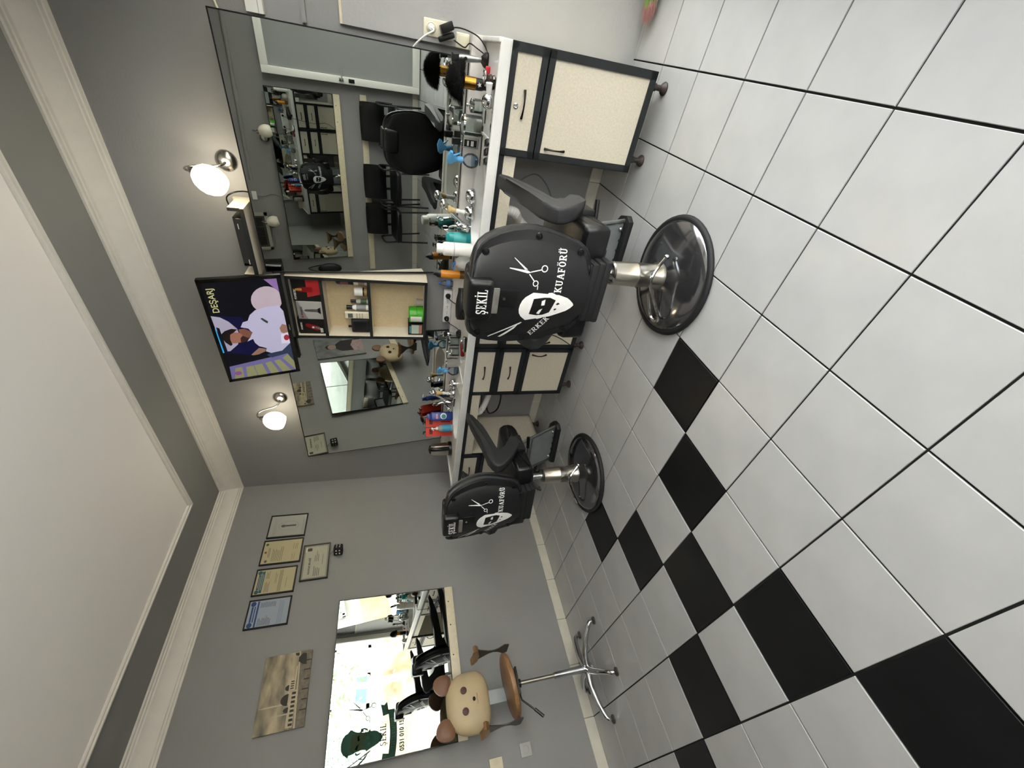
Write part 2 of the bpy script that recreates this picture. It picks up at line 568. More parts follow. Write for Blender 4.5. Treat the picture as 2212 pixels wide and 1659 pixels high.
# ---- baseboards made of cut tiles
def baseboard(name, p0, p1, nrm, label):
    root = struct(name, None, None, label=label, cat='baseboard')
    p0, p1, n = Vector(p0), Vector(p1), Vector(nrm)
    L = (p1 - p0).length
    t = (p1 - p0).normalized()
    # cut at the joints of the floor tiles
    h, th = .078, .010
    k = 0
    edges = []
    if abs(t.x) > .5:
        edges = sorted([(tx(i) - p0.x) * (1 if t.x > 0 else -1) for i in range(-12, 3)])
    else:
        edges = sorted([(ty(i) - p0.y) * (1 if t.y > 0 else -1) for i in range(-3, 13)])
    edges = [0] + [e for e in edges if .02 < e < L - .02] + [L]
    for a, b in zip(edges, edges[1:]):
        m0 = p0 + t * (a + .0012)
        m1 = p0 + t * (b - .0012)
        w = (m1 - m0).length
        mb = MB().rbox((w / 2, -th / 2, h / 2), (w, th, h), .0025, 1)
        jit = random.uniform(-.0012, .0012)
        mw = Matrix.Translation((m0 + n * jit)) @ Matrix(((t.x, -n.x, 0, 0), (t.y, -n.y, 0, 0), (0, 0, 1, 0), (0, 0, 0, 1)))
        part('skirting_tile', mb, M_BASE, root, 30, mw=mw)
    return root
baseboard('baseboard_back', (XL, 0, 0), (-.07, 0, 0), (0, -1, 0), 'cream tile skirting along the back wall')
baseboard('baseboard_right', tuple(wl(0, -4.12, 0)), tuple(wl(0, 0, 0)), tuple(RW @ Vector((-1, 0, 0))), 'cream tile skirting along the counter wall')
baseboard('baseboard_left', (XL, -4.12, 0), (XL, 0, 0), (1, 0, 0), 'cream tile skirting behind the waiting chairs')

# ---- shopfront: low parapet, big window, door opening, wall above
struct('wall_front', MB().bb((-3.0, YF - .12, 0), (.1, YF, .06)).bb((XL, YF - .12, 2.14), (.1, YF, HC)).bb((-.02, YF - .12, .06), (.1, YF, 2.14)),
       M_WALL, label='low parapet and lintel of the shopfront', cat='wall')
win = struct('window_1', None, None, label='large shop window with vinyl lettering', cat='window')
fr = MB()
for x0, x1 in ((-.09, -.02), (-3.07, -3.0)):
    fr.rbox(((x0 + x1) / 2, YF - .05, 1.10), (abs(x1 - x0), .07, 2.08), .006)
fr.rbox((-1.545, YF - .05, .095), (3.05, .07, .07), .006)
fr.rbox((-1.545, YF - .05, 2.105), (3.05, .07, .07), .006)
part('window_frame', fr, M_UPVC, win)
part('pane', MB().bb((-2.995, YF - .053, .13), (-.09, YF - .047, 2.07)), M_PANE, win, 0)
# door leaf folded back against the left wall
door = struct('door_1', None, None, label='white framed glass shop door standing open against the wall', cat='door')
DX, DY0, DY1, DZ0, DZ1 = XL + .09, -4.09, -3.075, .015, 1.86
fm = MB()
for y0, y1 in ((DY0, DY0 + .075), (DY1 - .075, DY1)):
    fm.rbox((DX, (y0 + y1) / 2, (DZ0 + DZ1) / 2), (.05, .075, DZ1 - DZ0), .006)
fm.rbox((DX, (DY0 + DY1) / 2, DZ0 + .045), (.0499, DY1 - DY0 - .148, .09), .004)
fm.rbox((DX, (DY0 + DY1) / 2, DZ1 - .04), (.0499, DY1 - DY0 - .148, .08), .004)
part('door_frame', fm, M_UPVC, door)
part('pane', MB().bb((DX - .004, DY0 + .07, DZ0 + .08), (DX + .004, DY1 - .07, DZ1 - .07)), M_DOORP, door, 0)
h = part('handle', MB().rbox((DX + .035, DY1 - .04, 1.0), (.012, .035, .055), .004).tube([(DX + .04, DY1 - .04, 1.0), (DX + .07, DY1 - .04, 1.0), (DX + .075, DY1 - .06, 1.0), (DX + .075, DY1 - .16, 1.0)], .009), M_CHROME, door)
part('lock', MB().rbox((DX + .035, DY1 - .04, .88), (.012, .04, .07), .004), M_BLACK, door)
jm = MB()
for x0 in (XL, -3.1):
    pass
part('jamb', MB().rbox((XL + .03, YF - .05, 1.06), (.06, .07, 2.12), .005), M_UPVC, door)
part('jamb', MB().rbox((-3.53, YF - .05, 2.105), (.98, .07, .07), .005), M_UPVC, door)

# ------------------------------------------------------------------ the shop's emblem
def pimg(zx, zy):                       # emblem sketch units: x right, y up
    return (1075 - zy, 925 - zx)
HEADW = [(1020, 918), (1060, 925), (1080, 938), (1130, 962), (1200, 972), (1290, 985), (1360, 990), (1400, 955), (1412, 985), (1480, 985), (1540, 1000), (1585, 1030), (1640, 1075), (1655, 1102),
         (1620, 1140), (1560, 1178), (1480, 1205), (1400, 1226), (1335, 1250), (1325, 1228), (1250, 1222), (1180, 1226), (1130, 1238), (1060, 1256), (1005, 1256), (985, 1292), (960, 1270), (905, 1236), (870, 1190), (855, 1140), (858, 1080), (880, 1020), (920, 975), (975, 956)]
FACE = [(1040, 1000), (1110, 993), (1190, 985), (1275, 988), (1300, 1010), (1365, 1025), (1335, 1060), (1287, 1076), (1300, 1105), (1282, 1125), (1262, 1140), (1310, 1190), (1265, 1205), (1220, 1222), (1130, 1226), (1060, 1210), (1015, 1204), (1032, 1130), (1046, 1060)]
EYES = [[(1160, 1030), (1210, 1010), (1195, 1040), (1212, 1088), (1165, 1092)], [(1120, 1195), (1150, 1150), (1195, 1132), (1175, 1168), (1165, 1208), (1140, 1205)]]
MOUTH = [[(1385, 1072), (1408, 1056), (1440, 1076), (1410, 1090), (1385, 1088)], [(1365, 1150), (1392, 1136), (1410, 1150), (1380, 1166)]]
EARS = [[(1205, 975), (1240, 925), (1290, 922), (1345, 945), (1365, 975), (1340, 965), (1290, 945), (1245, 948), (1222, 985)], [(1125, 1240), (1130, 1270), (1160, 1283), (1220, 1270), (1270, 1240), (1225, 1250), (1165, 1262), (1150, 1240)]]
def seg(a, b, w):
    return _ln(a[0], a[1], b[0], b[1], w)
SCIS = [[(715, 475), (905, 625), (868, 626), (720, 487)], [(660, 600), (900, 635), (955, 660), (908, 671), (660, 611)],
        seg((950, 655), (1090, 627), 13), seg((930, 680), (1008, 772), 13)] + ring(1135, 612, 46, 13, 18) + ring(1030, 800, 40, 12, 18) + [seg((1065, 830), (1066, 880), 11)]
RAZ = [[(950, 1322), (925, 1345), (515, 1525), (510, 1510), (930, 1320)], [(895, 1360), (860, 1415), (760, 1497), (700, 1536), (662, 1530), (800, 1430), (888, 1358)]]
def P2(l): return [pimg(*q) for q in l]

# emblem on the shop window, made to be read from the street
def on_glass(px, pz):                   # px metres along X as read in the wall mirror, outside face
    return (px, YF - .0565, pz)
def vinyl(name, col):
    m = bpy.data.materials.new(name)
    m.use_nodes = True
    nt = m.node_tree
    nt.nodes.clear()
    out = nt.nodes.new('ShaderNodeOutputMaterial')
    d, t, mx = nt.nodes.new('ShaderNodeBsdfDiffuse'), nt.nodes.new('ShaderNodeBsdfTranslucent'), nt.nodes.new('ShaderNodeMixShader')
    d.inputs[0].default_value = t.inputs[0].default_value = lin(col)
    mx.inputs[0].default_value = .45
    for a, b in ((d.outputs[0], mx.inputs[1]), (t.outputs[0], mx.inputs[2]), (mx.outputs[0], out.inputs[0])):
        nt.links.new(a, b)
    MATS[name] = m
    return m
M_VGREEN = vinyl('dark_green_vinyl', '#24382f')
M_VPALE = vinyl('pale_vinyl', '#8f9a80')
vinyl('grey_green_vinyl', '#35443d')
k = .000865
cxw, czw = -1.375, 1.435
def gl(mb, polys, y):
    for q in polys:
        vs = [(cxw + (x + 35) * k * .93, y, czw + (z + 330) * k * .80 - .03) for x, z in q]
        mb.add(vs, [tuple(range(len(vs)))])
    return mb
def g2(pp, y=-.0562):                    # points given directly in metres (X, Z)
    return [(x, YF + y, z) for x, z in pp]
def solo_flat(name, mb, m, parent):
    return link(name, flatmesh(name, mb, m), parent)
solo_flat('emblem_face', gl(MB(), [P2(FACE)] + [P2(q) for q in MOUTH], YF - .0463), M_VPALE, win)
solo_flat('emblem_head', gl(MB(), [P2(HEADW)] + [P2(e) for e in EARS], YF - .0468), M_VGREEN, win)
solo_flat('emblem_eyes', gl(MB(), [P2(q) for q in EYES], YF - .0458), M_VGREEN, win)
def band_pt(u, v):                       # ribbon: u along 0..1, v 0 bottom .. 1 top
    x = -1.61 + .545 * u
    sag = -.03 * (1 - (2 * u - 1) ** 2)
    return (x, .965 + sag + .098 * v)
rb = MB()
for i in range(12):
    a, b = i / 12, (i + 1) / 12
    rb.add(g2([band_pt(a, 0), band_pt(b, 0), band_pt(b, 1), band_pt(a, 1)], -.0468), [(0, 1, 2, 3)])
rb.add(g2([(-1.115, 1.045), (-.965, 1.075), (-1.0, 1.115), (-.985, 1.165), (-1.13, 1.13)], -.0475), [(0, 1, 2, 3, 4)])
rb.add(g2([(-1.565, 1.045), (-1.715, 1.075), (-1.68, 1.115), (-1.695, 1.165), (-1.55, 1.13)], -.0475), [(0, 1, 2, 3, 4)])
solo_flat('emblem_ribbon', rb, M_VGREEN, win)
def glass_text(s, h, w, fn, m, name, y):
    polys, W = slab_text(s, h, w)
    mb = MB()
    for q in polys:
        pp = [fn(x - W / 2, z) for x, z in q]
        mb.add(g2(pp, y), [tuple(range(len(pp)))])
    solo_flat(name, mb, m, win)
# mirrored as seen from inside, so that the street and the wall mirror read it the right way round
def tband(x, z):
    u = .5 + x / .545
    b = band_pt(u, 0)
    return (b[0], b[1] + .018 + z)
glass_text('ERKEK KUAFÖRÜ', .056, .62, tband, M_VPALE, 'lettering', -.0462)
glass_text('ŞEKİL', .085, .9, lambda x, z: (-1.345 + x, 1.085 + z), M_VGREEN, 'lettering', -.0466)
me = font_mesh('lettering', '0531 010 15 17', .085, M_VGREEN, bold=.0035, sx=.82)
o = link('lettering', me, win, mw=Matrix(((1, 0, 0, -1.345), (0, 0, 1, YF - .0464), (0, 1, 0, .868), (0, 0, 0, 1))))
sm = MB()
for q in SCIS:
    vs = [(-1.05 + (x - 370) * .00075 , YF - .0466, 1.42 + (z - 0) * .00075) for x, z in P2(q)]
    sm.add(vs, [tuple(range(len(vs)))])
solo_flat('emblem_scissors', sm, MATS['grey_green_vinyl'], win)
sm = MB()
for q in RAZ:
    vs = [(-1.55 + (x + 330) * .00075, YF - .0466, 1.42 + (z - 150) * .00075) for x, z in P2(q)]
    sm.add(vs, [tuple(range(len(vs)))])
solo_flat('emblem_razor', sm, MATS['grey_green_vinyl'], win)
# ================================================================== mirrors
def mirror(name, label, mw, y0, y1, length, joint=None, strip=None, battens=None):
    """local: face towards -x, spans y0..y1, up z from 0"""
    t = thing(name, label, 'mirror', mw=mw)
    edge = .006
    part('backing', MB().bb((.004, y0, 0), (.012, y1, length)), M_MEDGE, t, 0)
    cuts = [y0] + ([joint] if joint else []) + [y1]
    for a, b in zip(cuts, cuts[1:]):
        part('glass', MB().bb((0, a + edge, edge), (.004, b - edge, length - edge)), M_MIRROR, t, 0)
    fr = MB()
    for a, b in zip(cuts, cuts[1:]):
        fr.bb((-.001, a, 0), (.004, a + edge, length)).bb((-.001, b - edge, 0), (.004, b, length))
        fr.bb((-.001, a, 0), (.004, b, edge)).bb((-.001, a, length - edge), (.004, b, length))
    part('rim', fr, M_MEDGE, t, 0)
    if strip:
        s = part('support_strip', MB().rbox((.004, (y0 + y1) / 2, -strip / 2), (.022, y1 - y0, strip), .003), M_STRIPW, t)
        for yy in (y0 + .12, y0 + .3, (y0 + y1) / 2, y1 - .3, y1 - .12):
            part('nail', MB().cyl((-.009, yy, -strip * .35), (-.005, yy, -strip * .35), .005, n=8), M_DARKMET, s)
    for (yy, zz, dx) in battens or ():
        part('batten', MB().bb((.012, yy - .02, zz - .02), (dx, yy + .02, zz + .02)), M_EDGEB, t, 0)
    return t
def tiltY(a): return Matrix.Rotation(-a, 4, 'Y')
TH = R(7.15)
LEN = (2.124 - .948) / math.cos(TH)
mirror('wall_mirror', 'big near counter mirror leaning forward, its frame ending beside the double socket', WF @ Matrix.Translation((-.018, 0, .948)) @ tiltY(TH),
       -3.542, -2.312, LEN, battens=[(-3.3, 1.1, .135), (-2.5, 1.1, .135)])
mirror('wall_mirror', 'far counter mirror leaning forward, between the wall cabinet and the back corner', WF @ Matrix.Translation((-.018, 0, .948)) @ tiltY(TH),
       -1.822, -.568, LEN, battens=[(-1.6, 1.1, .135), (-.8, 1.1, .135)])
# mirror on the back wall: face towards -Y
MBK = Matrix.Translation((-1.8, -.026, .995)) @ Matrix.Rotation(R(90) + R(1.0), 4, 'Z') @ tiltY(R(3.5))
mirror('wall_mirror', 'mirror with a pale strip below it on the back wall, behind the bear stool', MBK, -.515, .512, .832, strip=.066, battens=[(-.3, .75, .06), (.3, .75, .06)])
# mirror on the left wall: face towards +X
MLF = Matrix.Translation((XL + .03, -1.9, 1.105)) @ Matrix.Rotation(R(180), 4, 'Z') @ tiltY(R(4.0))
mirror('wall_mirror', 'long two-piece mirror on the waiting wall above the black chairs', MLF, -1.06, 1.05, .77, joint=-.005, strip=.078, battens=[(-.8, .7, .07), (.8, .7, .07)])
o = solo('chair_rail', MB().rbox((0, 0, 0), (.022, 2.36, .08), .003), M_STRIPW, 'long pale wooden rail on the wall behind the black waiting chairs', 'rail', (XL + .012, -1.8, .735))
o = solo('chair_rail', MB().rbox((0, 0, 0), (1.5, .022, .088), .003), M_STRIPW, 'pale wooden rail on the back wall at the edge of the picture', 'rail', (-3.187, -.012, .76))

# ================================================================== counter
CT, CB, CX = .875, .835, -.52
Y0, Y1 = -3.645, -.40
ct = thing('vanity_counter', 'long white cast-marble counter with two basins along the mirror wall', 'counter', mw=WF)
def top_sheet(mb, y0, y1, basin=None):
    x0, x1 = CX, -.002
    if not basin:
        mb.add([(x0, y0, CT), (x1, y0, CT), (x1, y1, CT), (x0, y1, CT)], [(0, 1, 2, 3)])
        return
    cx, cy, rx, ry = basin
    n = 40
    inner, outer = [], []
    for i in range(n):
        a = 2 * math.pi * i / n
        c, s = math.cos(a), math.sin(a)
        inner.append((cx + rx * c, cy + ry * s, CT))
        tx_ = ((x1 - cx) / c if c > 0 else (x0 - cx) / c) if abs(c) > 1e-9 else 1e9
        ty_ = ((y1 - cy) / s if s > 0 else (y0 - cy) / s) if abs(s) > 1e-9 else 1e9
        t = min(tx_, ty_)
        outer.append((cx + t * c, cy + t * s, CT))
    vs = inner + outer
    fs = [(i, (i + 1) % n, n + (i + 1) % n, n + i) for i in range(n)]
    mb.add(vs, fs)
    for (X, Y) in ((x0, y0), (x0, y1), (x1, y0), (x1, y1)):       # close the corners
        near = sorted(range(n), key=lambda i: (outer[i][0] - X) ** 2 + (outer[i][1] - Y) ** 2)[:2]
        mb.add([outer[near[0]], outer[near[1]], (X, Y, CT)], [(0, 1, 2)])
BAS = [(-.285, -2.86, .175, .265), (-.30, -1.165, .175, .255)]
tp = MB()
top_sheet(tp, Y0, -3.2)
top_sheet(tp, -3.2, -2.52, BAS[0])
top_sheet(tp, -2.52, -1.5)
top_sheet(tp, -1.5, -.82, BAS[1])
top_sheet(tp, -.82, Y1)
tp.add([(CX, Y0, CT), (CX, Y1, CT), (CX, Y1, CB), (CX, Y0, CB)], [(0, 1, 2, 3)])
tp.add([(CX, Y0, CT), (-.002, Y0, CT), (-.002, Y0, CB), (CX, Y0, CB)], [(0, 1, 2, 3)])
tp.add([(CX, Y1, CT), (-.002, Y1, CT), (-.002, Y1, CB), (CX, Y1, CB)], [(0, 1, 2, 3)])
for a, b in ((Y0, -3.2), (-2.52, -1.5), (-.82, Y1)):
    tp.add([(CX, a, CB), (-.002, a, CB), (-.002, b, CB), (CX, b, CB)], [(0, 1, 2, 3)])
link('countertop', flatmesh('countertop', tp, M_MARBLE), ct)
rim = MB()
rim.rbox((CX + .011, (Y0 + Y1) / 2, CT - .012), (.026, Y1 - Y0, .048), .007, 3)
rim.rbox((-.26, Y0 + .011, CT + .006), (.51, .022, .030), .006, 3)
rim.rbox((-.26, Y1 - .011, CT + .002), (.51, .022, .020), .006, 3)
rim.rbox((-.29, -3.235, CT + .002), (.46, .016, .008), .003)
rim.rbox((-.29, -2.47, CT + .002), (.46, .016, .008), .003)
rim.rbox((-.29, -1.62, CT + .002), (.46, .016, .008), .003)
part('raised_rim', rim, M_MARBLE, ct)
for cx, cy, rx, ry in BAS:
    bm_ = MB()
    prof = [(1.0, 0), (.985, -.012), (.95, -.04), (.86, -.085), (.66, -.125), (.38, -.142), (.12, -.146), (.0, -.146)]
    n = 40
    vs, fs = [], []
    for i in range(n):
        a = 2 * math.pi * i / n
        for q, z in prof:
            vs.append((cx + rx * q * math.cos(a), cy + ry * q * math.sin(a), CT + z))
    m = len(prof)
    for i in range(n):
        j = (i + 1) % n
        fs += [(i * m + q, j * m + q, j * m + q + 1, i * m + q + 1) for q in range(m - 1)]
    bm_.add(vs, fs)
    b = part('basin', bm_, M_MARBLE, ct, 60)
    sh = MB()
    vs = [(cx + (x - cx) * 1.04, cy + (y - cy) * 1.04, z - .012 if z < CT - .02 else CB + .001) for x, y, z in vs]
    part('bowl_underside', MB().add(vs, fs), mat('raw_resin_underside', '#bdb19a', 0.6, var=.15, vscale=12), b, 60)
    part('drain', MB().lathe([(0, -.138), (.02, -.138), (.022, -.144)], 16, Matrix.Translation((cx, cy, CT))), M_CHROME, b)
part('ledge', MB().rbox((-.034, (Y0 + Y1) / 2, (CT + .948) / 2), (.064, Y1 - Y0, .948 - CT), .004), M_SPLASH, ct)
for a, b in ((-3.19, -2.43), (-1.545, -.85)):
    part('apron_rail', MB().bb((-.492, a, .80), (-.474, b, .835)), M_EDGEB, ct, 0)
    part('apron_panel', MB().bb((-.488, a, .735), (-.474, b, .80)), M_LAM, ct, 0)

# ------------------------------------------------------------------ base cabinets
def arch_handle(c, vertical, L=.10):
    pts = []
    for i in range(9):
        u = i / 8
        s = (u - .5) * L
        d = -.006 - .020 * math.sin(math.pi * u)
        pts.append((c[0] + d, c[1], c[2] + s) if vertical else (c[0] + d, c[1] + s, c[2]))
    rs = [.0065, .0055, .0045, .004, .004, .004, .0045, .0055, .0065]
    return MB().tube(pts, rs, 8)
def base_cabinet(label, y0, y1, cols, group=None):
    XF = -.485
    t = thing('base_cabinet', label, 'cabinet', mw=WF, group='black and beige base cabinets')
    zb, zt = .082, .834
    carc = MB()
    carc.bb((XF, y0, zb), (-.03, y0 + .018, zt)).bb((XF, y1 - .018, zb), (-.03, y1, zt))
    carc.bb((XF, y0, zb), (-.03, y1, zb + .018)).bb((XF, y0, zt - .018), (-.03, y1, zt)).bb((-.045, y0, zb), (-.03, y1, zt))
    part('body', carc, M_LAM, t, 0)
    ed = MB()
    ed.bb((XF - .006, y0 - .002, zb - .002), (XF + .002, y0 + .03, zt)).bb((XF - .006, y1 - .03, zb - .002), (XF + .002, y1 + .002, zt))
    ed.bb((XF - .006, y0, zb - .003), (XF + .002, y1, zb + .03)).bb((XF - .006, y0, zt - .03), (XF + .002, y1, zt))
    part('edge_band', ed, M_EDGEB, t, 0)
    w = (y1 - y0) / cols
    for k in range(cols):
        a, b = y0 + k * w + .004, y0 + (k + 1) * w - .004
        rows = [(.655, .832, 'drawer'), (.088, .648, 'door')] if cols == 1 else [(.645, .832, 'drawer'), (.452, .642, 'drawer'), (.088, .449, 'door')]
        for z0, z1, kind in rows:
            f = .030
            d = MB()
            for (ya, za, yb, zb2) in ((a, z0, b, z0 + f), (a, z1 - f, b, z1), (a, z0, a + f, z1), (b - f, z0, b, z1)):
                d.bb((XF - .020, ya, za), (XF - .006, yb, zb2))
            fr = part(kind, d, M_EDGEB, t, 0, label='black framed %s front' % kind)
            part('panel', MB().bb((XF - .014, a + f, z0 + f), (XF - .006, b - f, z1 - f)), M_LAM, fr, 0, label='beige speckled panel')
            if kind == 'drawer':
                part('handle', arch_handle((XF - .014, (a + b) / 2, (z0 + z1) / 2), False, .115), M_DARKMET, fr)
                if cols == 1 and y0 < -3:
                    part('lock', MB().lathe([(0, 0), (.012, 0), (.012, .004), (.008, .006), (.005, .003), (0, .003)], 16, Matrix.Translation((XF - .014, (a + b) / 2 + .01, (z0 + z1) / 2 + .035)) @ Matrix.Rotation(R(-90), 4, 'Y')), M_CHROME, fr)
            else:
                ly = b - f - .022 if (cols == 1 or k == 0) else a + f + .022
                part('handle', arch_handle((XF - .014, ly, z1 - f - .075), True, .11), M_DARKMET, fr)
    for yy in (y0 + .06, y1 - .06) + (((y0 + y1) / 2,) if cols > 1 else ()):
        for xx in (XF + .03, -.10):
            part('foot', MB().lathe([(0, 0), (.030, 0), (.031, .006), (.024, .016), (.014, .024), (.013, .05), (.018, .055), (.018, zb), (0, zb)], 18, Matrix.Translation((xx, yy, 0))), M_FOOTBR, t)
    return t
base_cabinet('single base cabinet with a lock on its drawer, nearest the shopfront', -3.642, -3.188, 1)
base_cabinet('double base cabinet with four drawers under the middle of the counter', -2.43, -1.545, 2)
base_cabinet('far base cabinet half hidden by the far barber chair', -.85, -.405, 1)

# ------------------------------------------------------------------ under the counter
def pipe(label, pts, r):
    P = smoothpath([wl(*p) for p in pts], 14)
    rs = [r * (1.0 if i % 2 else 1.16) for i in range(len(P))]
    return solo('drain_hose', MB().tube(P, rs, 12), M_WHITE, label, 'hose', ang=50)
pipe('white corrugated drain hose under the near basin', [(-.285, -2.86, .715), (-.28, -2.85, .64), (-.20, -2.78, .58), (-.12, -2.70, .48), (-.10, -2.64, .36), (-.08, -2.6, .27), (-.05, -2.58, .24)], .026)
pipe('white corrugated drain hose under the far basin', [(-.30, -1.165, .715), (-.29, -1.18, .66), (-.22, -1.26, .60), (-.12, -1.34, .55), (-.05, -1.40, .50)], .024)
def socket(label, mw, n=1, frame=M_CREAM, plugs=()):
    t = thing('wall_socket', label, 'socket', mw=mw)
    w = .075 * n
    part('plate', MB().rbox((-.005, 0, 0), (.010, w, .078), .004), frame, t)
    for i in range(n):
        c = (i - (n - 1) / 2) * .073
        m = Matrix.Translation((-.010, c, 0)) @ Matrix.Rotation(R(-90), 4, 'Y')
        s = part('insert', MB().lathe([(.021, -.0), (.024, .003), (.020, .004), (.019, -.002), (0, -.002)], 20, m), frame, t)
        part('pin_hole', MB().cyl((-.0092, c - .009, 0), (-.0085, c - .009, 0), .003, n=8).cyl((-.0092, c + .009, 0), (-.0085, c + .009, 0), .003, n=8), M_BLACK, s)
    return t
socket('grey painted wall socket under the counter beside the near basin', WF @ Matrix.Translation((0, -2.94, .57)), 1, mat('grey_socket', '#8d8d8c', .5))
socket('light grey wall socket low on the back wall beside the bear stool', Matrix.Translation((-2.435, 0, .545)) @ Matrix.Rotation(R(90), 4, 'Z'), 1, mat('pale_grey_socket', '#a9a9a6', .5))
def cable(name, label, pts, r, m=M_BLACK, k=8):
    return solo(name, MB().tube(smoothpath(pts, k), r, 6), m, label, 'cable', ang=60)
cable('cable', 'thin grey cable drooping along the wall under the counter', [wl(-.006, -2.97, .56), wl(-.006, -3.02, .46), wl(-.006, -2.95, .36), wl(-.006, -2.8, .28), wl(-.006, -2.62, .25)], .004, mat('grey_cable', '#77777a', .6))
cable('cable', 'black looped cable hanging beside the far drain hose', [wl(-.05, -1.5, .66), wl(-.06, -1.36, .52), wl(-.08, -1.20, .44), wl(-.10, -1.02, .45), wl(-.10, -.96, .52), wl(-.08, -1.05, .56), wl(-.06, -1.25, .58), wl(-.05, -1.45, .60)], .006)
cable('cable', 'second thin black cable under the far basin', [wl(-.04, -1.42, .70), wl(-.05, -1.22, .62), wl(-.08, -1.02, .60), wl(-.10, -.97, .57), wl(-.12, -1.06, .63), wl(-.08, -1.30, .68)], .004)

# ================================================================== outside: street and the house opposite
M_STREET = mat('pale_street_paving', '#a3a19e', .85, var=.12, vscale=3)
M_HOUSE = mat('sunlit_plaster', '#a6a39d', .85, var=.2, vscale=1.2)
struct('street', MB().bb((-16, -26, -.2), (16, YF - .12, -.09)), M_STREET, label='pale paved street outside the shop', cat='street')
hs = thing('house', 'pale house across the street seen through the shop window', 'building', (0, -9.6, -.09))
part('wall', MB().bb((-14, -.3, 0), (14, 0, 2.6)), M_HOUSE, hs, 0)
part('plinth', MB().bb((-14, 0, 0), (14, .08, .78)), mat('worn_plinth', '#7f6d54', .9, var=.3, vscale=2.5), hs, 0)
def house_window(x0, x1, z0, z1, bars=0, sign=False):
    f = MB()
    for a, b, c, d in ((x0, z0, x1, z0 + .08), (x0, z1 - .08, x1, z1), (x0, z0, x0 + .08, z1), (x1 - .08, z0, x1, z1), ((x0 + x1) / 2 - .04, z0, (x0 + x1) / 2 + .04, z1)):
        f.bb((a, 0, b), (c, .10, d))
    w = part('window', f, M_UPVC, hs, 0)
    part('pane', MB().bb((x0 + .05, .02, z0 + .05), (x1 - .05, .03, z1 - .05)), mat('dim_pane', '#7f8a80', .2), w, 0)
    if bars:
        g = MB()
        for i in range(bars + 1):
            x = x0 + (x1 - x0) * i / bars
            g.bb((x - .012, .11, z0), (x + .012, .13, z1))
        for i in range(6):
            z = z0 + (z1 - z0) * i / 5
            g.bb((x0, .11, z - .012), (x1, .13, z + .012))
        part('grille', g, M_WHITE, w, 0)
    if sign:
        part('sign', MB().bb((x0 + .08, .10, z0 + .08), ((x0 + x1) / 2 - .04, .12, z1 - .08)), mat('pale_sign', '#b9bdb2', .6), w, 0)
        part('sign_band', MB().bb((x0 + .08, .12, z0 + .08), ((x0 + x1) / 2 - .04, .13, z0 + .34)), mat('green_sign', '#3f7a58', .6), w, 0)
house_window(.35, 1.75, 1.1, 2.05, sign=True)
house_window(2.2, 3.3, 1.1, 2.05)
house_window(-1.25, -.05, 1.2, 2.3, bars=8)
house_window(-3.6, -2.4, 1.2, 2.3, bars=8)
house_window(-6.3, -5.0, 1.0, 2.3)
tr = thing('street_tree', 'thin pale-barked tree on the pavement across the street', 'tree', (.42, -8.0, -.09))
part('trunk', MB().tube(smoothpath([(0, 0, 0), (.02, 0, .7), (-.04, .02, 1.3), (.05, 0, 1.9), (.02, .05, 2.6)], 5), [.09 - .0025 * i for i in range(21)], 8), mat('pale_bark', '#b7a78c', .9, var=.35, vscale=9), tr)
lf = MB()
for i in range(260):
    c = (random.gauss(0, .35), random.gauss(0, .3), 2.2 + random.gauss(0, .45))
    a = random.uniform(0, 6.28)
    s = random.uniform(.05, .1)
    lf.add([(c[0], c[1], c[2]), (c[0] + s * math.cos(a), c[1] + s * .4, c[2] + s * math.sin(a)), (c[0] + s * 1.7 * math.cos(a + .3), c[1], c[2] + s * 1.7 * math.sin(a + .3)), (c[0] + s * math.cos(a + .7), c[1] - s * .4, c[2] + s * math.sin(a + .7))], [(0, 1, 2, 3)])
f_ = part('foliage', lf, mat('grey_green_leaf', '#8a9a72', .7), tr, 0)
f_['kind'] = 'stuff'

cn = struct('sky_blocker', MB().bb((-4.6, -6.3, 2.62), (.6, YF - .125, 2.74)), M_HOUSE, label='flat slab over the shopfront, added to block high sky', cat='sky_blocker')  # added, unseen slab: keeps high sky light off the near floor
# ================================================================== barber chairs
M_SMOKE = mat('smoked_black_chrome', '#77777a', 0.14, 0.9, spec=0.6)
def prism_bevel(poly, t0, t1, bev, m=None, seg=2):
    b = bmesh.new()
    lo = [b.verts.new((x, y, t0)) for x, y in poly]
    hi = [b.verts.new((x, y, t1)) for x, y in poly]
    n = len(poly)
    b.faces.new(lo[::-1])
    b.faces.new(hi)
    for i in range(n):
        b.faces.new((lo[i], lo[(i + 1) % n], hi[(i + 1) % n], hi[i]))
    ed = [e for e in b.edges if (abs(e.verts[0].co.z - t0) < 1e-7 and abs(e.verts[1].co.z - t0) < 1e-7) or (abs(e.verts[0].co.z - t1) < 1e-7 and abs(e.verts[1].co.z - t1) < 1e-7)]
    bmesh.ops.bevel(b, geom=ed, offset=bev, segments=seg, profile=.6, affect='EDGES')
    b.verts.index_update()
    mb = MB().add([v.co.copy() for v in b.verts], [[v.index for v in f.verts] for f in b.faces], m)
    b.free()
    return mb
XZ = Matrix(((1, 0, 0, 0), (0, 0, -1, 0), (0, 1, 0, 0), (0, 0, 0, 1)))     # polygon in x,z ; extrusion along -y
HWT = [(.592, .11), (.597, .15), (.612, .178), (.64, .195), (.69, .212), (.77, .233), (.83, .243), (.88, .244), (.935, .238), (.99, .225), (1.035, .207), (1.062, .188), (1.078, .165), (1.088, .135), (1.092, .10)]
WREF, CURV = .245, .085
def hw(z):
    for (z0, a), (z1, b) in zip(HWT, HWT[1:]):
        if z <= z1:
            return a + (b - a) * max(0, (z - z0)) / (z1 - z0)
    return HWT[-1][1]
def xb(z): return -.285 - .075 * (z - .55) / .55
def xsurf(r, z): return xb(z) + CURV * (r / WREF) ** 2
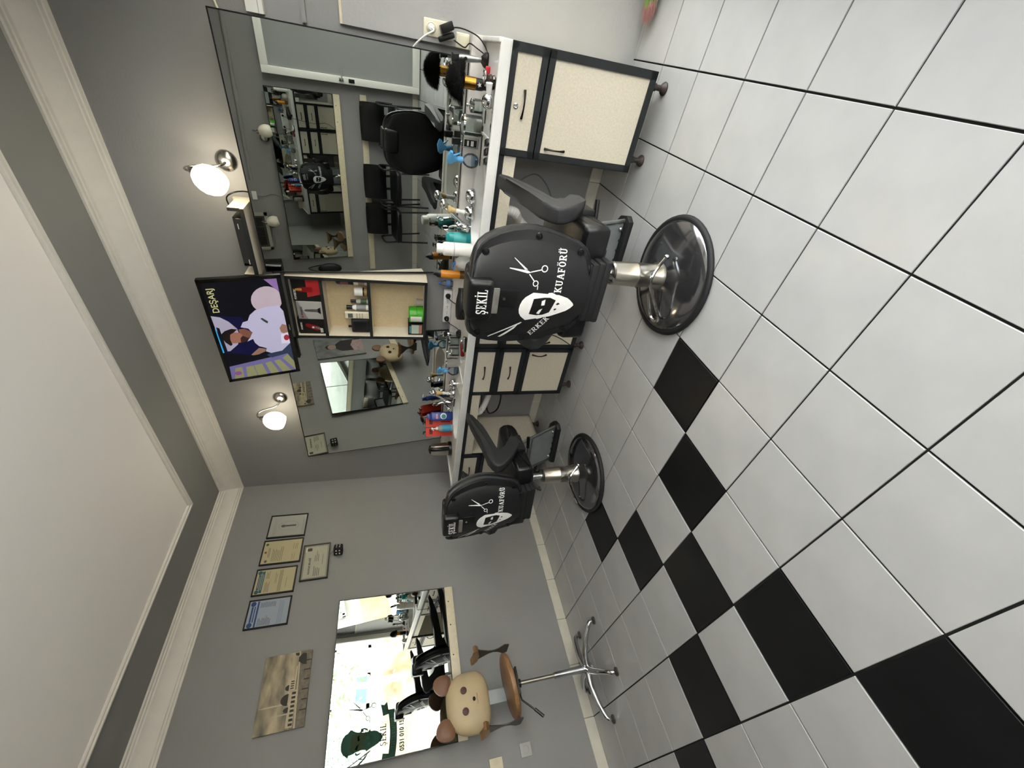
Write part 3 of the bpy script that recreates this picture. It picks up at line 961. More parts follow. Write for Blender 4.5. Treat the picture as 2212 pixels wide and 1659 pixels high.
def loft(off_back, off_front, scale=1.0, zs=None, zc=.83, puff=0.0):
    """closed body between two copies of the curved back surface; r is measured to the right (-y)"""
    mb = MB()
    N = 16
    loops = []
    for z, w in HWT if zs is None else zs:
        zz = zc + (z - zc) * scale
        w *= scale
        lp = []
        for i in range(N + 1):
            s = -1 + 2 * i / N
            r = s * w
            e = (abs(s) ** 6) * .018
            lp.append((xsurf(r, zz) + off_back + e, -r, zz))
        for i in range(N + 1):
            s = 1 - 2 * i / N
            r = s * w
            e = (abs(s) ** 6) * .018
            lp.append((xsurf(r, zz) + off_front - e + puff * (1 - s * s), -r, zz))
        loops.append(lp)
    k = len(loops[0])
    vs = [p for lp in loops for p in lp]
    fs = []
    for a in range(len(loops) - 1):
        for i in range(k):
            j = (i + 1) % k
            fs.append((a * k + i, a * k + j, (a + 1) * k + j, (a + 1) * k + i))
    fs.append(tuple(range(k))[::-1])
    fs.append(tuple((len(loops) - 1) * k + i for i in range(k)))
    return mb.add(vs, fs)
BETA = R(24)
KD = .000288
def decal_rz(zx, zy):
    L = (985 - zy) * KD
    a, b = CURV / WREF ** 2 * math.sin(BETA), math.cos(BETA)
    r = (-b + math.sqrt(max(0, b * b + 4 * a * L))) / (2 * a)
    return r, .866 + (925 - zx) * .000300
def decal_mesh(polys, off, fn):
    b = bmesh.new()
    for q in polys:
        vs = [b.verts.new((x, y, 0)) for x, y in q]
        try:
            b.faces.new(vs)
        except ValueError:
            pass
    bmesh.ops.triangulate(b, faces=b.faces, ngon_method='EAR_CLIP')
    for _ in range(4):
        ed = [e for e in b.edges if e.calc_length() > 110]
        if not ed:
            break
        bmesh.ops.subdivide_edges(b, edges=ed, cuts=1)
        bmesh.ops.triangulate(b, faces=[f for f in b.faces if len(f.verts) > 3])
    mb = MB()
    b.verts.index_update()
    out = []
    for v in b.verts:
        r, z = fn(v.co.x, v.co.y)
        out.append((xsurf(r, z) - off, -r, z))
    mb.add(out, [[v.index for v in f.verts] for f in b.faces])
    b.free()
    return mb
def img_text(s, x0, y0, x1, y1, h):
    """slab lettering along a line given in sketch pixels (zx, zy); h in sketch pixels"""
    polys, W = slab_text(s, 1.0, 1.0)
    dx, dy = x1 - x0, y1 - y0
    L = math.hypot(dx, dy)
    ux, uy = dx / L, dy / L               # reading direction
    nx, ny = uy, -ux                      # up: towards smaller zx
    sc_ = L / W
    return [[(x0 + ux * px * sc_ + nx * py * h, y0 + uy * px * sc_ + ny * py * h) for px, py in q] for q in polys]
def make_barber_chair(label, loc, rz):
    t = thing('barber_chair', label, 'barber chair', loc, rz, 'barber chairs')
    base = part('base', MB().lathe([(0, .088), (.058, .086), (.075, .078), (.12, .068), (.20, .052), (.245, .038), (.268, .024), (.274, .012), (.274, .002), (0, .002)], 48), M_SMOKE, t, 50)
    part('rubber_rim', MB().lathe([(.268, 0), (.288, 0), (.294, .008), (.290, .020), (.276, .026), (.266, .022), (.268, 0)], 48), M_RUBBER, base, 60)
    cy = part('pump_cylinder', MB().lathe([(0, .08), (.066, .08), (.066, .10), (.058, .112), (.058, .215), (.060, .218), (.060, .226), (.058, .229), (.056, .345), (.050, .352), (.030, .356), (0, .356)], 28), M_STEEL, t)
    part('piston', MB().cyl((0, 0, .35), (0, 0, .49), .022, n=18), M_CHROME, cy)
    pd = part('pump_pedal', MB().tube(smoothpath([(-.035, -.105, .10), (-.075, -.035, .165), (-.085, .03, .16), (-.125, .17, .085), (-.055, .20, .075), (-.035, .08, .125)], 6), .0085, 8), M_CHROME, t)
    part('pedal_knob', MB().ell((-.035, -.108, .10), (.013, .013, .013), 10, 6), M_CHROME, pd)
    part('seat_frame', MB().rbox((.02, 0, .495), (.34, .30, .03), .006).rbox((0, 0, .475), (.12, .12, .03), .005), M_MATTE, t)
    st = [(-.20, .518), (-.19, .508), (.25, .508), (.295, .522), (.315, .555), (.31, .60), (.28, .632), (.20, .642), (-.18, .632), (-.205, .61)]
    part('seat', prism_bevel(st, -.255, .255, .03, XZ, 3), M_LEATH, t, 50)
    bl = MB()
    for i in range(4):
        z = .512 + i * .03
        bl.rbox((-.225 - .004 * i, .0, z), (.08, .27 - .008 * i, .032), .012, 2)
    part('bellows', bl, M_RUBBER, t, 50)
    shell = part('backrest', loft(0, .055), M_SATIN, t, 45, label='black plastic backrest shell')
    part('back_panel', loft(-.0045, .01, .965), M_SATIN, shell, 45)
    part('back_cushion', loft(.05, .088, .965, puff=.035), M_LEATH, t, 45, label='black padded back cushion')
    for sgn in (1, -1):
        for zx, zy in ((350, 400), (1040, 185), (1645, 375)):
            r, z = decal_rz(zx, zy)
            r *= .97 * sgn
            x = xsurf(r, z)
            mm = Matrix.Translation((x - .004, -r, z)) @ Matrix.Rotation(R(-90), 4, 'Y')
            part('screw', MB().lathe([(.0135, -.001), (.0125, .003), (.010, .003), (.009, 0), (.006, .001), (0, .001)], 16, mm), M_BLACK, shell)
    sl = MB().rbox((xb(.95) - .003, 0, .95), (.012, .07, .10), .004)
    part('slide_plate', sl, M_BLACK, shell)
    part('slide_bolt', MB().cyl((xb(.955) - .013, 0, .957), (xb(.955) - .006, 0, .957), .006, n=12), M_CHROME, shell)
    hr = part('headrest', MB().rbox((-.335, 0, 1.052), (.105, .158, .098), .02, 3).rbox((-.255, 0, 1.035), (.08, .19, .12), .03, 3), M_LEATH, t, 50, label='black padded headrest flap')
    part('grip_plate', MB().rbox((-.382, -.004, .997), (.010, .10, .024), .004), mat('scuffed_grey_plastic', '#6a6964', .55, var=.2, vscale=30), hr)
    polys, W = slab_text('ŞEKİL', 1.0, 1.0)
    mb = MB()
    for q in polys:
        mb.add([(-.3886, -(x / W - .5) * .098, 1.030 + y * .038) for x, y in q], [tuple(range(len(q)))])
    link('lettering', flatmesh('lettering', mb, M_DECAL), hr)
    def dec(name, polys, off, m):
        o = link(name, flatmesh(name, decal_mesh(polys, off, decal_rz), m), shell)
        return o
    dec('emblem_head', [HEADW] + EARS, .0062, M_DECAL)
    dec('emblem_face', [FACE] + MOUTH, .0072, M_DECALB)
    dec('emblem_eyes', EYES, .0080, M_DECAL)
    dec('emblem_scissors', SCIS, .0062, M_DECAL)
    dec('emblem_razor', RAZ, .0062, M_DECAL)
    dec('lettering', img_text('KUAFÖRÜ', 1415, 925, 1440, 345, 105), .0062, M_DECAL)
    dec('lettering', img_text('ERKEK', 1160, 1540, 1352, 1285, 88), .0062, M_DECAL)
    AP = [(.41, .852), (.39, .866), (.28, .852), (.18, .822), (.02, .812), (-.13, .80), (-.19, .785), (-.215, .755), (-.205, .715), (-.15, .662), (-.08, .615), (-.02, .572), (.01, .556), (.09, .556), (.09, .61), (.04, .632), (-.02, .668), (-.07, .708), (-.075, .728), (-.04, .744), (.15, .758), (.22, .772), (.36, .825)]
    for s in (-1, 1):
        a, b = (.248, .312)
        mb = prism_bevel(AP, -b if s > 0 else a, -a if s > 0 else b, .016, XZ, 3)
        part('armrest', mb, M_ARM, t, 45)
        part('arm_bracket', MB().rbox((.06, s * .262, .55), (.16, .03, .07), .008), M_MATTE, t)
    leg = MB()
    plate = [(.24, -.14), (.24, .14), (.64, .165), (.64, -.165)]
    ang = Matrix.Translation((.20, 0, .48)) @ Matrix.Rotation(R(62), 4, 'Y') @ Matrix.Translation((-.24, 0, 0))
    fr = part('footrest_plate', MB().prism(plate, -.004, .004, ang), M_GREYMET, t)
    bars = MB()
    for y in (-.16, .16):
        bars.cyl(ang @ Vector((.22, y * .92, 0)), ang @ Vector((.65, y, 0)), .012, n=8)
    bars.cyl(ang @ Vector((.36, -.155, -.012)), ang @ Vector((.36, .155, -.012)), .008, n=8)
    for y in (-.12, .12):
        bars.ell(tuple(ang @ Vector((.60, y, -.008))), (.013, .013, .013), 10, 6)
    part('footrest_bar', bars, M_ALU, fr)
    e = ang @ Vector((.64, 0, 0))
    tray = [(e.x - .06, -.165), (e.x - .02, -.19), (e.x + .05, -.175), (e.x + .11, -.11), (e.x + .13, 0), (e.x + .11, .11), (e.x + .05, .175), (e.x - .02, .19), (e.x - .06, .165)]
    ft = part('foot_tray', prism_bevel(tray, e.z - .02, e.z + .012, .008), M_MATTE, t)
    rb_ = MB()
    for i in range(5):
        y = -.11 + i * .055
        rb_.tube([(e.x - .03, y, e.z + .013), (e.x + .03, y, e.z + .016), (e.x + .075 - abs(y) * .25, y, e.z + .013)], .007, 6)
    part('tread_rib', rb_, M_RUBBER, ft)['kind'] = 'stuff'
    lv = part('recline_lever', MB().cyl((.02, -.04, .465), (.06, -.27, .475), .007, n=10), M_ALU, t)
    part('lever_grip', MB().cyl((.052, -.225, .473), (.066, -.305, .477), .011, n=10), M_BLACK, lv)
    part('recline_strut', MB().cyl((-.01, .0, .48), (-.17, -.03, .42), .009, n=12).cyl((-.06, -.01, .46), (-.15, -.027, .425), .016, n=12), M_DARKG, t)
    return t
ch1 = make_barber_chair('near black barber chair with white bearded-face emblem, in front of the wall cabinet', (-1.11, -2.882, 0), R(5))
ch2 = dup(ch1, (-1.13, -1.30, 0), R(12), 'far black barber chair with white bearded-face emblem, near the back corner', 'barber chairs')
# ================================================================== television, wall cabinet, shelf, lamps
def rectmat(c, yaw, tilt, roll):
    """frame facing the room from the counter wall: x = viewer's right, y = up, z = out of the screen"""
    n = Vector((-math.cos(yaw) * math.cos(tilt), math.sin(yaw) * math.cos(tilt), -math.sin(tilt)))
    r = Vector((-math.sin(yaw), -math.cos(yaw), 0))
    u = n.cross(r)
    r2 = math.cos(roll) * r + math.sin(roll) * u
    u2 = -math.sin(roll) * r + math.cos(roll) * u
    return Matrix(((r2.x, u2.x, n.x, c[0]), (r2.y, u2.y, n.y, c[1]), (r2.z, u2.z, n.z, c[2]), (0, 0, 0, 1)))
tv = thing('television', 'flat black television tilted forward above the wall cabinet', 'television', mw=rectmat((-.318, -1.971, 2.233), R(-3.1), R(15.7), R(.6)))
TW, THh = .73, .43
part('housing', MB().rbox((0, 0, -.018), (TW, THh, .03), .006).rbox((0, -.02, -.045), (TW * .7, THh * .7, .04), .012), M_BLACK, tv)
bz = MB()
for a, b, c, d in ((-TW / 2, -THh / 2, TW / 2, -THh / 2 + .026), (-TW / 2, THh / 2 - .018, TW / 2, THh / 2), (-TW / 2, -THh / 2, -TW / 2 + .02, THh / 2), (TW / 2 - .02, -THh / 2, TW / 2, THh / 2)):
    bz.bb((a, b, -.003), (c, d, .003))
part('bezel', bz, M_GLOSSB, tv, 0)
part('wall_bracket', MB().rbox((0, .0, -.12), (.12, .16, .02), .004).cyl((0, 0, -.05), (0, .0, -.13), .03, n=12).bb((-.03, -.06, -.27), (.03, .06, -.12)), M_MATTE, tv)
def emis(name, col, e):
    return mat(name, col, .4, emit=e)
EM = .19
SW, SH = TW - .04, THh - .044
scr = part('screen', MB().bb((-SW / 2, -SH / 2 + .004, -.004), (SW / 2, SH / 2 + .004, -.001)), emis('screen_black', '#05060f', EM), tv, 0, label='lit screen showing a presenter in a white sweatshirt')
# picture in the crop of the photograph: (zx, zy) with scale 6.635; corners TR(60,155) TL(580,1635) BL(1580,1460) BR(1300,100)
def tvp(zx, zy):
    # bilinear inverse on the measured corners
    TRc, TLc, BLc, BRc = (60, 155), (580, 1635), (1580, 1460), (1300, 100)
    u, v = .5, .5
    for _ in range(30):
        px = (1 - u) * ((1 - v) * TLc[0] + v * BLc[0]) + u * ((1 - v) * TRc[0] + v * BRc[0])
        py = (1 - u) * ((1 - v) * TLc[1] + v * BLc[1]) + u * ((1 - v) * TRc[1] + v * BRc[1])
        du = ((1 - v) * (TRc[0] - TLc[0]) + v * (BRc[0] - BLc[0]), (1 - v) * (TRc[1] - TLc[1]) + v * (BRc[1] - BLc[1]))
        dv = ((1 - u) * (BLc[0] - TLc[0]) + u * (BRc[0] - TRc[0]), (1 - u) * (BLc[1] - TLc[1]) + u * (BRc[1] - TRc[1]))
        ex, ey = zx - px, zy - py
        det = du[0] * dv[1] - du[1] * dv[0]
        u += (ex * dv[1] - ey * dv[0]) / det
        v += (du[0] * ey - du[1] * ex) / det
    x, y = (u - .5) * TW, (.5 - v) * THh
    return (max(-SW / 2, min(SW / 2, x)), max(-SH / 2 + .004, min(SH / 2 + .004, y)))
_lay = [0]
def tvpoly(name, polys, col, e=EM):
    _lay[0] += 1
    mb = MB()
    z = -.0009 + _lay[0] * .00022
    for q in polys:
        pts = [tvp(*p) for p in q]
        mb.add([(x, y, z) for x, y in pts], [tuple(range(len(pts)))])
    o = link(name, flatmesh(name, mb, emis('screen_' + col.lstrip('#'), col, e)), scr)
    return o
def ocirc(cx, cy, rx, ry, n=22):
    return [(cx + rx * math.cos(2 * math.pi * i / n), cy + ry * math.sin(2 * math.pi * i / n)) for i in range(n)]
tvpoly('studio_backdrop', [[(270, 620), (700, 640), (1100, 1150), (900, 1200), (480, 1160), (330, 780)]], '#0b0b3a')
tvpoly('studio_wall', [[(560, 1380), (1380, 1175), (1510, 1300), (1520, 1440), (600, 1590)]], '#6f6aa0')
tvpoly('studio_corner', [[(1030, 150), (1240, 130), (1290, 330), (1180, 250), (1110, 200)]], '#8a6aa6')
tvpoly('studio_desk', [[(1070, 1200), (1440, 1020), (1510, 1290), (1380, 1175), (1150, 1240)]], '#2c3b55')
for a in ([(640, 1400), (735, 1385), (775, 1560), (650, 1585)], [(785, 1385), (890, 1365), (960, 1535), (822, 1560)], [(900, 1362), (1010, 1335), (1100, 1510), (968, 1533)], [(1055, 1325), (1140, 1298), (1270, 1480), (1150, 1500)], [(1180, 1290), (1265, 1265), (1445, 1450), (1320, 1475)], [(1305, 1245), (1385, 1185), (1490, 1295), (1520, 1435)]):
    tvpoly('studio_window', [a], '#8f9068')
tvpoly('studio_disc', [ocirc(1075, 410, 235, 172)], '#b8a9b8')
tvpoly('studio_disc', [[(270, 620), (400, 640), (520, 700), (640, 800), (680, 900), (660, 1030), (560, 1130), (520, 1135), (440, 950), (340, 790)]], '#a9a3bd')
tvpoly('studio_stripe', [[(330, 790), (350, 800), (480, 1155), (450, 1160)]], '#3aa9e6')
tvpoly('monitor_edge', [[(350, 775), (395, 790), (520, 1130), (485, 1150)]], '#0a0d18')
tvpoly('presenter_sweatshirt', [[(690, 780), (720, 710), (790, 690), (820, 610), (900, 545), (1080, 500), (1250, 485), (1330, 560), (1370, 720), (1390, 850), (1440, 1010), (1370, 1060), (1300, 1130), (1140, 1165), (1060, 1140), (1070, 1090), (960, 1060), (900, 1010), (870, 950), (790, 990), (860, 860), (800, 800)]], '#b9b6d6')
tvpoly('presenter_neck', [[(660, 810), (740, 800), (860, 850), (830, 930), (760, 970), (700, 930)]], '#7a5044')
tvpoly('presenter_face', [[(540, 880), (600, 850), (680, 860), (740, 910), (770, 970), (700, 1000), (630, 1010), (580, 1010), (540, 960)]], '#9a6a58')
tvpoly('presenter_hair', [[(420, 880), (470, 830), (560, 800), (640, 810), (600, 850), (545, 885), (550, 960), (585, 1030), (560, 1050), (490, 1000), (440, 940)]], '#17110f')
tvpoly('presenter_beard', [[(700, 1000), (690, 940), (720, 900), (790, 930), (830, 930), (770, 985), (730, 1005)]], '#3a2320')
tvpoly('presenter_hand', [[(1260, 790), (1300, 735), (1360, 750), (1400, 860), (1340, 880), (1280, 850)]], '#94705f')
tvpoly('presenter_hand', [[(850, 1190), (920, 1120), (960, 1085), (1060, 1100), (1050, 1140), (960, 1185), (880, 1198)]], '#94705f')
tvpoly('sweatshirt_print', [[(975, 660), (1000, 650), (1090, 700), (1080, 728), (1030, 700)]], '#2e4438')
tvpoly('cue_card', [[(1280, 880), (1410, 850), (1440, 1010), (1290, 1020)]], '#d6d2e6')
tvpoly('card_badge', [ocirc(1365, 930, 42, 42)], '#a0283a')
tvpoly('wall_badge', [ocirc(688, 1482, 48, 32)], '#94509a')
me = font_mesh('caption', 'DEŞARJ', .047, emis('screen_caption', '#c9c894', EM), bold=.0004)
p0, p1 = tvp(345, 535), tvp(270, 295)
link('caption', me, scr, mw=Matrix.Translation(((p0[0] + p1[0]) / 2, (p0[1] + p1[1]) / 2, .0062)))
part('maker_badge', MB().bb((-.02, -THh / 2 + .008, .003), (.02, -THh / 2 + .013, .0034)), mat('badge_grey', '#77776a', .4), tv, 0)

# ---- wall cabinet between the two counter mirrors
WC = thing('wall_cabinet', 'open black-edged wall cabinet with beige shelves between the mirrors', 'cabinet', mw=WF)
cy0, cy1, cz0, cz1, cxf, cxb = -2.290, -1.826, 1.140, 2.03, -.160, -.014
th = .018
side = MB().bb((cxf, cy0, cz0), (cxb, cy0 + th, cz1))
part('side_panel', side, M_LAM, WC, 0, label='beige outer side panel')
part('side_panel', MB().bb((cxf, cy1 - th, cz0), (cxb, cy1, cz1)), M_LAM, WC, 0, label='beige outer side panel')
part('back_board', MB().bb((cxb - .006, cy0, cz0), (cxb, cy1, cz1)), mat('tan_board', '#cdbb98', .6, var=.06, vscale=60), WC, 0)
zsh = [cz0, 1.518, 1.815, cz1 - th]
for z in zsh:
    part('shelf_board', MB().bb((cxf, cy0 + th, z), (cxb - .006, cy1 - th, z + th)), M_LAM, WC, 0)
for z in zsh:
    part('edge_band', MB().bb((cxf - .003, cy0, z - .001), (cxf + .001, cy1, z + th + .001)), M_EDGEB, WC, 0)
for y in (cy0, cy1 - th):
    part('edge_band', MB().bb((cxf - .003, y - .001, cz0), (cxf + .001, y + th + .001, cz1)), M_EDGEB, WC, 0)
# ---- things in the cabinet. wall frame: y grows to the viewer's left
def wroot(name, label, cat, x, y, z, rz=0.0, group=None):
    return thing(name, label, cat, mw=WF @ Matrix.Translation((x, y, z)) @ Matrix.Rotation(rz, 4, 'Z'), group=group)
M_BOXK = mat('black_card', '#0f0c0d', .5)
M_BOXR = mat('red_print', '#b3262a', .5)
M_BOXS = mat('silver_card', '#b4b4b2', .45)
M_TXTW = mat('white_print', '#e2e0dc', .6)
M_REDM = mat('metallic_red', '#a8222a', .3, .5)
def fpoly(name, pts, x, m, parent):       # flat print on a box front; pts in (y right, z up)
    mb = MB()
    for q in pts:
        mb.add([(x, -a, b) for a, b in q], [tuple(range(len(q)))])
    return link(name, flatmesh(name, mb, m), parent)
def ftext(s, size, x, y, z, m, parent, rot=0.0, bold=.0006, sx=.8):
    me_ = font_mesh('lettering', s, size, m, bold=bold, sx=sx)
    mw = Matrix(((0, 0, -1, x), (-1, 0, 0, -y), (0, 1, 0, z), (0, 0, 0, 1))) @ Matrix.Rotation(rot, 4, 'Z')
    return link('lettering', me_, parent, mw=mw)
def clipper_shape(cx, cz, ang, k=1.0):
    b = [(-.05, -.012), (-.04, -.019), (.03, -.015), (.045, -.008), (.045, .008), (.03, .015), (-.04, .019), (-.05, .012)]
    c, s_ = math.cos(ang), math.sin(ang)
    return [(cx + (x * c - y * s_) * k, cz + (x * s_ + y * c) * k) for x, y in b]
zt_ = 1.815 + th + .001
B1 = wroot('product_box', 'black box with a red clipper picture on the cabinet top shelf, nearest the big mirror', 'box', -.078, -2.186, zt_)
part('carton', MB().bb((-.055, -.085, 0), (.06, .085, .172)), M_BOXK, B1, 0)
fpoly('red_panel', [[(-.03, .0), (.085, .0), (.085, .085), (-.055, .085)]], -.0556, M_BOXR, B1)
fpoly('clipper_picture', [clipper_shape(.0, .10, R(92), 1.05)], -.0561, M_REDM, B1)
fpoly('clipper_picture', [clipper_shape(.0, .135, R(92), .45)], -.0564, mat('gold_print', '#c2913f', .4), B1)
ftext('POWERTEC', .018, -.0560, -.035, .157, M_TXTW, B1)
B2 = wroot('product_box', 'silver box with a slim trimmer picture in the middle of the cabinet top shelf', 'box', -.088, -2.034, zt_)
part('carton', MB().bb((-.052, -.066, 0), (.06, .066, .160)), M_BOXS, B2, 0)
fpoly('trimmer_picture', [[(-.012, .03), (.012, .03), (.008, .11), (.003, .118), (-.003, .118), (-.008, .11)]], -.0526, mat('dark_silver_print', '#57585a', .4), B2)
fpoly('trimmer_picture', [[(-.026, .016), (.026, .016), (.014, .034), (-.014, .034)]], -.0528, M_BOXK, B2)
fpoly('grey_wedge', [[(-.066, .10), (.066, .15), (.066, .16), (-.066, .16)]], -.0524, mat('mid_grey_print', '#8d8d8c', .5), B2)
ftext('POWERTEC', .0155, -.0530, -.004, .134, M_BOXK, B2)
fpoly('logo_dot', [circ(-.05, .134, .007, 12)], -.0532, M_BOXR, B2)
B3 = wroot('product_box', 'black box with a red hair clipper picture at the cabinet top shelf far end', 'box', -.078, -1.9065, zt_)
part('carton', MB().bb((-.055, -.062, 0), (.06, .062, .172)), M_BOXK, B3, 0)
fpoly('clipper_picture', [clipper_shape(-.005, .085, R(68), 1.0)], -.0556, M_REDM, B3)
fpoly('clipper_picture', [clipper_shape(-.016, .047, R(68), .5)], -.0559, M_CHROME, B3)
fpoly('logo_dot', [circ(-.01, .08, .008, 12)], -.0562, M_TXTW, B3)
ftext('POWERTEC', .014, -.0560, .0, .152, M_TXTW, B3)
fpoly('feature_marks', [_rc(-.05 + i * .012, .018, -.042 + i * .012, .036) for i in range(3)], -.0560, M_TXTW, B3)
# middle shelf: remote, small bottles, tubs, charger
zm = 1.518 + th + .001
def lathe_thing(name, label, cat, x, y, z, prof, m, n=20, caps=(), group=None):
    t_ = wroot(name, label, cat, x, y, z, group=group)
    part('body', MB().lathe(prof, n), m, t_)
    for nm, pr, mm in caps:
        part(nm, MB().lathe(pr, n), mm, t_)
    return t_
lathe_thing('cosmetic_jar', 'dark printed tub stacked on a white tub on the middle cabinet shelf', 'jar', -.070, -2.245, zm + .094, [(0, 0), (.036, 0), (.036, .10), (.030, .108), (0, .108)], mat('navy_label', '#1b1c2c', .4), caps=[('label_band', [(.0364, .03), (.0364, .08)], mat('red_grey_label', '#8d5b61', .5))])
lathe_thing('cosmetic_jar', 'white printed tub under the dark tub on the middle cabinet shelf', 'jar', -.070, -2.245, zm, [(0, 0), (.036, 0), (.036, .088), (.03, .093), (0, .093)], M_WHITE, caps=[('label_band', [(.0364, .02), (.0364, .06)], mat('pink_grey_label', '#b79a9a', .5))])
lathe_thing('cosmetic_jar', 'short white jar with black lid band on the middle cabinet shelf', 'jar', -.070, -2.155, zm, [(0, 0), (.030, 0), (.030, .036), (0, .036)], M_BLACK, caps=[('upper_half', [(0, .036), (.031, .036), (.031, .088), (.027, .093), (0, .093)], M_WHITE), ('gold_mark', [(.0304, .008), (.0304, .026)], mat('gold_label', '#b48a4a', .4))])
lathe_thing('small_bottle', 'small clear bottle with a black cap, right of the remote control', 'bottle', -.070, -2.08, zm, [(0, 0), (.017, 0), (.017, .075), (.010, .085), (0, .085)], mat('pale_green_bottle', '#b4bdae', .25), caps=[('cap', [(0, .085), (.011, .085), (.011, .122), (0, .122)], M_BLACK), ('label_band', [(.0173, .015), (.0173, .055)], mat('green_label', '#49604c', .5))])
lathe_thing('small_bottle', 'small white bottle with a black flip cap beside the remote control', 'bottle', -.088, -2.04, zm, [(0, 0), (.020, 0), (.020, .095), (.012, .112), (0, .112)], M_WHITE, caps=[('cap', [(0, .112), (.014, .112), (.016, .15), (0, .15)], M_BLACK), ('label_band', [(.0203, .02), (.0203, .085)], mat('grey_label', '#8c8f90', .5))])
rc = wroot('remote_control', 'cream remote control standing on the middle cabinet shelf', 'remote control', -.098, -1.985, zm)
part('case', MB().rbox((0, 0, .083), (.024, .052, .166), .008, 3), M_CREAM, rc)
part('display', MB().rbox((-.0125, 0, .128), (.002, .034, .032), .001, 1), mat('lcd_grey', '#59605a', .3), rc)
for i in range(3):
    for j in range(3):
        part('button', MB().rbox((-.0125, -.014 + j * .014, .048 + i * .018), (.003, .010, .009), .001, 1), mat('button_grey', '#a9a595', .5), rc)
cb = wroot('charger_block', 'chunky black square charging dock on the middle cabinet shelf', 'charger', -.088, -1.902, zm)
part('case', MB().rbox((0, 0, .064), (.06, .105, .126), .014, 3), M_RUBBER, cb)
part('front_plate', MB().rbox((-.031, 0, .066), (.006, .075, .088), .008, 2), M_BLACK, cb)
part('plug_pin', MB().bb((-.006, .012, .126), (.006, .024, .15)), M_BLACK, cb)
# lower shelf
zl = cz0 + th + .001
gt = lathe_thing('hair_wax_tub', 'round green hair wax tub on the lower cabinet shelf', 'jar', -.093, -2.0, zl, [(0, 0), (.058, 0), (.06, .006), (.06, .045), (.057, .048), (.06, .05), (.06, .098), (.054, .103), (0, .103)], mat('green_plastic', '#3f9a1f', .35), 28)
part('label', MB().lathe([(.0604, .012), (.0604, .092)], 8, arc=(R(150), R(195))), M_TXTW, gt)
lathe_thing('cosmetic_jar', 'clear lidded cup beside the green tub on the lower cabinet shelf', 'jar', -.070, -2.085, zl, [(0, 0), (.026, 0), (.030, .045), (.03, .05), (0, .05)], mat('frosted_clear', '#b3aea2', .3, trans=.4))
bx = wroot('product_box', 'dark box with a printed white label at the end of the lower cabinet shelf', 'box', -.098, -1.893, zl)
part('carton', MB().bb((-.035, -.05, 0), (.05, .045, .108)), M_BOXK, bx, 0)
fpoly('label_print', [_rc(-.035, .03, .04, .085)], -.0355, mat('pale_mint_label', '#b9c9bb', .6), bx)
fpoly('label_print', [_rc(-.035, .008, .04, .028)], -.0355, mat('pink_red_label', '#b57a72', .6), bx)
fpoly('label_print', [_rc(-.03, .088, .03, .1)], -.0355, mat('teal_label', '#4b8f97', .6), bx)
bk = wroot('clipper_case', 'thin dark case leaning against the side on the lower cabinet shelf', 'case', -.070, -2.272, zl)
part('case', MB().rbox((0, 0, .105), (.10, .016, .21), .004), M_BLACK, bk)
part('label', MB().bb((-.0505, -.006, .03), (-.05, .006, .16)), M_TXTW, bk, 0)

# ---- corner shelf with the recorder above the near mirror
SH_ = wroot('wall_shelf', 'small beige and black wall shelf above the big mirror', 'shelf', 0, 0, 0)
part('shelf_board', MB().bb((-.21, -2.70, 2.155), (-.003, -2.29, 2.173)), M_LAM, SH_, 0)
part('edge_band', MB().bb((-.2135, -2.70, 2.153), (-.209, -2.29, 2.175)), M_EDGEB, SH_, 0)
part('upright', MB().bb((-.20, -2.70, 2.173), (-.003, -2.682, 2.235)), M_LAM, SH_, 0)
part('upright', MB().bb((-.20, -2.308, 2.173), (-.003, -2.29, 2.235)), M_LAM, SH_, 0)
part('edge_band', MB().bb((-.203, -2.70, 2.172), (-.199, -2.682, 2.236)), M_EDGEB, SH_, 0)
part('edge_band', MB().bb((-.203, -2.308, 2.172), (-.199, -2.29, 2.236)), M_EDGEB, SH_, 0)
part('back_rail', MB().bb((-.02, -2.70, 2.235), (-.003, -2.62, 2.253)), M_LAM, SH_, 0)
dv = wroot('video_recorder', 'slim black recorder box on the small wall shelf', 'recorder', 0, 0, 0)
part('case', MB().rbox((-.105, -2.50, 2.2005), (.17, .29, .052), .005), M_BLACK, dv)
part('front_panel', MB().rbox((-.1915, -2.50, 2.2005), (.004, .28, .044), .002, 1), M_GLOSSB, dv)
part('indicator', MB().bb((-.1945, -2.61, 2.203), (-.193, -2.58, 2.206)), M_TXTW, dv, 0)
part('indicator', MB().bb((-.1945, -2.40, 2.19), (-.193, -2.37, 2.194)), M_TXTW, dv, 0)
cable('cable', 'black cable looping from the television to the wall shelf', [wl(-.06, -2.30, 2.16), wl(-.10, -2.27, 2.10), wl(-.12, -2.24, 2.13), wl(-.13, -2.20, 2.17)], .004)
cable('cable', 'black cable arching over the end of the wall shelf', [wl(-.01, -2.63, 2.28), wl(-.05, -2.70, 2.275), wl(-.06, -2.735, 2.235), wl(-.03, -2.74, 2.19), wl(-.01, -2.73, 2.15)], .004)
cable('cable', 'beige cable running along the wall above the big mirror frame', [wl(-.006, -4.05, 2.14), wl(-.006, -3.8, 2.135), wl(-.006, -3.6, 2.135), wl(-.006, -3.5, 2.11)], .005, M_CREAM)

